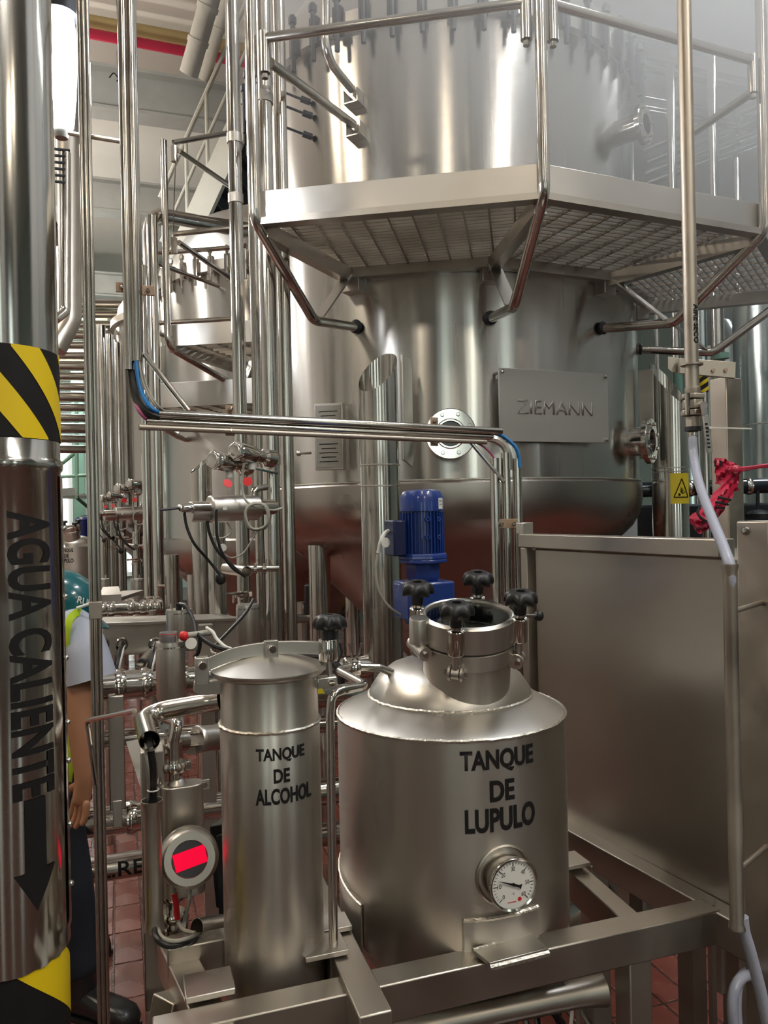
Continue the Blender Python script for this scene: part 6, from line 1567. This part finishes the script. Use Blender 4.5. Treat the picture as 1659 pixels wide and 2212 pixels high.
# ================================================================= worker
M_SKIN = mat('skin', (.42, .20, .11), .5, 0, var=.08, nscale=14)
M_SHIRT = mat('pale_shirt_cloth', (.46, .49, .58), .85, 0, var=.08, nscale=8, bump=.4, bscale=7)
M_VEST = mat('lime_vest_cloth', (.58, .80, .03), .7, 0, var=.08, nscale=9, bump=.4, bscale=8)
M_TROUS = mat('navy_trouser_cloth', (.016, .020, .030), .85, 0, var=.2, nscale=9, bump=.4, bscale=7)
M_HELM = mat('teal_helmet_shell', (.004, .105, .125), .22, 0, var=.05, nscale=6, coat=.4)
M_BOOT = mat('black_boot_leather', (.014, .014, .014), .32, 0, var=.2, nscale=20, bump=.1, bscale=40)
M_HAIR = mat('black_hair', (.012, .010, .009), .6, 0, var=.2, nscale=60)
def skin_mesh(name, nodes, edges, m, parent, sub=2, root=0):
    org = ORG[parent.name]; me = bpy.data.meshes.new(name)
    me.from_pydata([tuple(Vector(p)-org) for p, _ in nodes], edges, [])
    o = bpy.data.objects.new(name, me); COL.objects.link(o); o.parent = parent; ORG[o.name] = org; me.materials.append(m)
    sk_ = o.modifiers.new('skin', 'SKIN'); sk_.use_smooth_shade = True
    if not me.skin_vertices: 
        bpy.context.view_layer.objects.active = o
    lay = me.skin_vertices[0].data
    for i, (_, r) in enumerate(nodes): lay[i].radius = r if isinstance(r, tuple) else (r, r); lay[i].use_root = (i == root)
    s = o.modifiers.new('sub', 'SUBSURF'); s.levels = sub; s.render_levels = sub
    return o
WD = 2.52
pel = P(88, 1650, WD+.14)
pers = thing('person', 'worker in teal helmet, lime vest and pale shirt bending behind the hot water pipe', 'person', at_z(pel, 0))
J = dict(pel=pel, waist=P(96, 1555, WD+.13), chest=P(112, 1440, WD+.12), neck=P(132, 1362, WD+.10), head=P(146, 1322, WD+.08), crown=P(150, 1270, WD+.07),
         shR=P(168, 1385, WD-.04), elR=P(177, 1540, WD-.08), wrR=P(182, 1682, WD-.11), haR=P(176, 1712, WD-.115),
         shL=P(140, 1400, WD+.32), elL=P(150, 1560, WD+.36), wrL=P(230, 1600, WD+.30),
         hipR=P(100, 1670, WD+.04), knR=P(152, 1895, WD+.02), anR=P(176, 2118, WD+.03), hipL=P(84, 1670, WD+.26), knL=P(96, 1900, WD+.30), anL=P(104, 2110, WD+.33))
nodes = [(J['pel'], (.13, .10)), (J['waist'], (.125, .095)), (J['chest'], (.135, .11)), (J['neck'], (.055, .055)), (J['head'], (.075, .08)), (J['crown'], (.08, .085)),
         (J['shR'], .062), (J['elR'], .050), (J['wrR'], .030), (J['shL'], .062), (J['elL'], .042), (J['wrL'], .027),
         (J['hipR'], .085), (J['knR'], .055), (J['anR'], .038), (J['hipL'], .085), (J['knL'], .055), (J['anL'], .038),
         (J['elR'].lerp(J['wrR'], .35), .046), (J['shR'].lerp(J['elR'], .5), .052), (P(178, 1715, WD-.112), (.030, .022)), (P(173, 1745, WD-.115), (.036, .020))]
edges = [(0, 1), (1, 2), (2, 3), (3, 4), (4, 5), (2, 6), (6, 19), (19, 7), (7, 18), (18, 8), (8, 20), (20, 21), (2, 9), (9, 10), (10, 11), (0, 12), (12, 13), (13, 14), (0, 15), (15, 16), (16, 17)]
body = skin_mesh('body', nodes, edges, M_SKIN, pers)
# face details (turned away and down) and hair
hd0 = J['head']; fwd = Vector((.80, .55, -.35)).normalized()
nose = G().lathe([(0, .03), (.010, .015), (.014, 0)], hd0+fwd*.072-Z*.01, fwd, 10).build('nose', M_SKIN, pers)
for s in (-1, 1):
    sd = Z.cross(fwd).normalized()*s
    G().ball(hd0+fwd*.066+sd*.030+Z*.018, .011, 10).build('eye', M_WHITE, pers)
    G().ball(hd0+sd*.078-Z*.005, .022, 10, (.6, .6, 1.2)).build('ear', M_SKIN, pers)
G().box(hd0+fwd*.074-Z*.045, .035, .008, .008, (Z.cross(fwd).normalized(), fwd, Z)).build('mouth', mat('lip', (.30, .10, .07), .5, 0), pers)
G().ball(J['head']+Vector((-.01, 0, .0)), .092, 20, (1.06, 1.0, .92)).build('hair', M_HAIR, pers)
# hand: palm and five fingers
hb0 = J['wrR']; dwn = (P(170, 1770, WD-.115)-hb0).normalized(); out = Vector((-.55, -.80, 0)).normalized(); acr = dwn.cross(out).normalized()
if acr.x < 0: acr = -acr
for k, (off, L, sp) in enumerate(((-.030, .072, -.20), (-.011, .082, -.07), (.009, .078, .05), (.028, .062, .18))):
    b0 = hb0+dwn*.078+acr*off; d1 = (dwn+acr*sp*.6).normalized(); d2 = (d1-out*(-.10)+Vector((-.18, 0, 0))).normalized(); d3 = (d2+Vector((-.30, .0, .02))).normalized()
    p1 = b0+d1*L*.42; p2 = p1+d2*L*.33; p3 = p2+d3*L*.25
    skin_mesh('finger', [(b0-d1*.02, .012), (b0, .0125), (p1, .0118), (p2, .0105), (p3, .0085)], [(0, 1), (1, 2), (2, 3), (3, 4)], M_SKIN, pers, 2)
b0 = hb0+dwn*.028-acr*.028; p1 = b0+(dwn*.5-acr*.8+out*.2).normalized()*.034; p2 = p1+(dwn*.85-acr*.5).normalized()*.032
skin_mesh('thumb', [(b0-(p1-b0)*.5, .013), (b0, .0145), (p1, .0128), (p2, .0095)], [(0, 1), (1, 2), (2, 3)], M_SKIN, pers, 2)
# clothes
skin_mesh('shirt', [(J['waist'], (.138, .11)), (J['chest'], (.150, .125)), (J['neck']+Z*-.005, (.062, .062)), (J['shL'], .078), (J['shL'].lerp(J['elL'], .5), .068)],
          [(0, 1), (1, 2), (1, 3), (3, 4)], M_SHIRT, pers, 2)
sp_ = spline([P(140, 1352, WD+.02), P(160, 1362, WD-.02), P(178, 1395, WD-.05), P(189, 1432, WD-.06), P(198, 1468, WD-.065)], 5)
rr_ = [.052+.040*math.sin(min(1, k/8)*math.pi/2)*(1-.10*abs(k-10)/10) - (.0) for k in range(len(sp_))]
rr_ = [min(.074, .040+.0075*k) if k < 5 else (.068 + .0007*(k-5)) for k in range(len(sp_))]
o = G().tube(sp_, .07, 28, hollow=.004, radii=rr_).build('sleeve', M_SHIRT, pers, sharp=70)
G().lathe([(0, 0), (.066, 0), (.066, .003), (0, .003)], sp_[-3], (sp_[-1]-sp_[-3]), 24).build('sleeve_shade', mat('dark_sleeve_inside', (.02, .025, .05), .8, 0), pers)  # dark disc across the sleeve opening, painting the shade inside it
skin_mesh('vest', [(J['pel']+Z*.02, (.146, .118)), (J['waist'], (.148, .120)), (J['chest']-Z*.02, (.158, .134)), (J['chest'].lerp(J['neck'], .6), (.100, .095))], [(0, 1), (1, 2), (2, 3)], M_VEST, pers, 2)
# vest edge along the armhole and hem below the arm
def strip(pix, wpx, m, name):
    vs = []; fs = []
    for (u, v, d, a_) in pix:
        c_, s_ = math.cos(math.radians(a_)), math.sin(math.radians(a_)); vs += [P(u-wpx*c_, v-wpx*s_, d), P(u+wpx*c_, v+wpx*s_, d), P(u+wpx*c_, v+wpx*s_, d+.02), P(u-wpx*c_, v-wpx*s_, d+.02)]
    n_ = len(pix)
    for i in range(n_-1):
        for j in range(4): fs.append((4*i+j, 4*i+(j+1) % 4, 4*i+4+(j+1) % 4, 4*i+4+j))
    fs += [(0, 1, 2, 3), (4*n_-4, 4*n_-3, 4*n_-2, 4*n_-1)]
    return G().add(vs, fs).build(name, m, pers, sharp=70)
strip([(176, 1322, WD-.02, 90), (163, 1324, WD-.09, 70), (152, 1334, WD-.115, 40), (145, 1356, WD-.12, 15), (141, 1390, WD-.12, 0), (138, 1440, WD-.10, 0)], 8, M_VEST, 'vest_edge')
strip([(140, 1500, WD-.06, 0), (146, 1560, WD-.06, 0), (150, 1620, WD-.06, 0), (148, 1660, WD-.06, 0), (144, 1690, WD-.05, 0)], 11, M_VEST, 'vest_hem')
G().torus(J['neck']+Vector((.02, -.03, .02)), Vector((.35, 0, 1)), .066, .016, 20, 8).build('collar', M_SHIRT, pers)
skin_mesh('trousers', [(J['pel'], (.142, .115)), (J['hipR'], (.105, .105)), (J['hipR'].lerp(J['knR'], .5), .088), (J['knR'], .075), (J['anR']-Z*.0, .072), (J['hipL'], .10), (J['knL'], .075), (J['anL'], .068)],
          [(0, 1), (1, 2), (2, 3), (3, 4), (0, 5), (5, 6), (6, 7)], M_TROUS, pers, 2)
# boots
for (an, fl_) in ((J['anR'], 1), (J['anL'], 0)):
    b = at_z(an, 0); f_ = Vector((.93, -.36, 0)).normalized() if fl_ else Vector((.9, .3, 0)).normalized(); sd = Vector((-f_.y, f_.x, 0))
    prof = [(-.07, .036, .075), (-.03, .042, .10), (.03, .042, .095), (.09, .044, .075), (.15, .048, .066), (.19, .044, .058), (.215, .030, .042), (.222, .008, .02)]
    vs = []; fs = []; n = 14
    for (x, hw, ht) in prof:
        for k in range(n):
            a_ = 2*math.pi*k/n; cz_, sz_ = math.cos(a_), math.sin(a_)
            vs.append(b+f_*x+sd*(hw*(abs(cz_)**.7)*(1 if cz_ > 0 else -1))+Z*(ht/2+.012+ht/2*(abs(sz_)**.8)*(1 if sz_ > 0 else -1)))
    for i in range(len(prof)-1):
        for k in range(n): k2 = (k+1) % n; fs.append((i*n+k, i*n+k2, (i+1)*n+k2, (i+1)*n+k))
    fs.append(tuple(range(n-1, -1, -1))); fs.append(tuple((len(prof)-1)*n+k for k in range(n)))
    bo = G().add(vs, fs).build('boot', M_BOOT, pers, sharp=70)
    G().prism([b+f_*x+sd*y+Z*.001 for x, y in ((-.075, -.04), (.06, -.046), (.16, -.05), (.22, -.03), (.228, 0), (.22, .03), (.16, .05), (.06, .046), (-.075, .04))], Z*.014).build('sole', M_RUBBER, bo)
    G().tube([b+Z*.08, b+Z*.17], .052, 14).build('boot_shaft', M_BOOT, bo)
# helmet
hc_ = P(133, 1303, WD+.06); tilt = Vector((.42, .10, .90)).normalized()
_, hx, hy = frame_of(tilt, Vector((1, 0, -.45)))
vs = []; fs = []; n, m_ = 32, 10
for i in range(m_+1):
    th2 = (math.pi/2)*i/m_
    for k in range(n):
        ph = 2*math.pi*k/n; e = .128 if math.cos(ph) > 0 else .125
        r_ = math.sin(th2); vs.append(hc_+hx*(e*r_*math.cos(ph))+hy*(.102*r_*math.sin(ph))+tilt*(.112*math.cos(th2)))
for i in range(m_):
    for k in range(n): k2 = (k+1) % n; fs.append((i*n+k, (i+1)*n+k, (i+1)*n+k2, i*n+k2))
hl = G().add(vs, fs).build('helmet', M_HELM, pers, sharp=80)
# brim
vs = []; fs = []
for k in range(n+1):
    ph = 2*math.pi*k/n; ext = .012+.040*max(0, math.cos(ph))**2
    c_, s_ = math.cos(ph), math.sin(ph)
    vs += [hc_+hx*(.126*c_)+hy*(.102*s_)+tilt*.004, hc_+hx*((.126+ext)*c_)+hy*((.102+ext*.6)*s_)-tilt*.012, hc_+hx*((.126+ext)*c_)+hy*((.102+ext*.6)*s_)-tilt*.016, hc_+hx*(.124*c_)+hy*(.100*s_)-tilt*.004]
for k in range(n):
    for j in range(4): fs.append((4*k+j, 4*k+(j+1) % 4, 4*k+4+(j+1) % 4, 4*k+4+j))
G().add(vs, fs).build('brim', M_HELM, hl, sharp=60)
bm = text_mesh('RUBE', .070, .022, .02, .006)
FLIP = 1.0
def helm_pt(px, py):
    ph = math.radians(-38)+px/.115*FLIP; th2 = math.radians(66)-py/.11
    return hc_+hx*(.130*math.sin(th2)*math.cos(ph))+hy*(.104*math.sin(th2)*math.sin(ph))+tilt*(.114*math.cos(th2))
bm_out(bm, lambda p: helm_pt(p.x, p.y), 'name_lettering', M_WHITE, hl)
G().tube([P(165, 1314, WD-.06), P(198, 1303, WD-.04)], .005, 8).build('glasses_arm', M_WHITE, hl)
# ================================================================= steam drifting under the roof
def steam(name, lo, hi, n, d0, d1, dens, nscale):
    m = bpy.data.materials.new('steam_volume'); m.use_nodes = True; nt = m.node_tree; N = nt.nodes; L = nt.links
    for x in list(N): N.remove(x)
    out = N.new('ShaderNodeOutputMaterial'); vol = N.new('ShaderNodeVolumeScatter'); vol.inputs['Color'].default_value = (.93, .95, .97, 1); vol.inputs['Anisotropy'].default_value = 0.0
    tc = N.new('ShaderNodeTexCoord'); dt = N.new('ShaderNodeVectorMath'); dt.operation = 'DOT_PRODUCT'; dt.inputs[1].default_value = n
    L.new(tc.outputs['Object'], dt.inputs[0])
    mr = N.new('ShaderNodeMapRange'); mr.interpolation_type = 'SMOOTHSTEP'; mr.inputs['From Min'].default_value = d0; mr.inputs['From Max'].default_value = d1; mr.inputs['To Min'].default_value = 0; mr.inputs['To Max'].default_value = dens
    L.new(dt.outputs['Value'], mr.inputs['Value'])
    no = N.new('ShaderNodeTexNoise'); no.inputs['Scale'].default_value = nscale; no.inputs['Detail'].default_value = 2; L.new(tc.outputs['Object'], no.inputs['Vector'])
    m2 = N.new('ShaderNodeMapRange'); m2.inputs['From Min'].default_value = .3; m2.inputs['From Max'].default_value = .7; m2.inputs['To Min'].default_value = .55; m2.inputs['To Max'].default_value = 1.3
    L.new(no.outputs['Fac'], m2.inputs['Value'])
    mu = N.new('ShaderNodeMath'); mu.operation = 'MULTIPLY'; L.new(mr.outputs['Result'], mu.inputs[0]); L.new(m2.outputs['Result'], mu.inputs[1])
    L.new(mu.outputs['Value'], vol.inputs['Density']); L.new(vol.outputs['Volume'], out.inputs['Volume'])
    lo, hi = Vector(lo), Vector(hi); o = G().box((lo+hi)/2, hi.x-lo.x, hi.y-lo.y, hi.z-lo.z).build(name, m)
    o['kind'] = 'stuff'; tag(o, 'white steam drifting past the upper right of the vessel', 'steam'); return o
steam('steam', (-.6, 1.75, 2.1), (3.4, 4.3, 5.1), (.42, .0, .91), 2.68, 3.85, .72, 1.1)
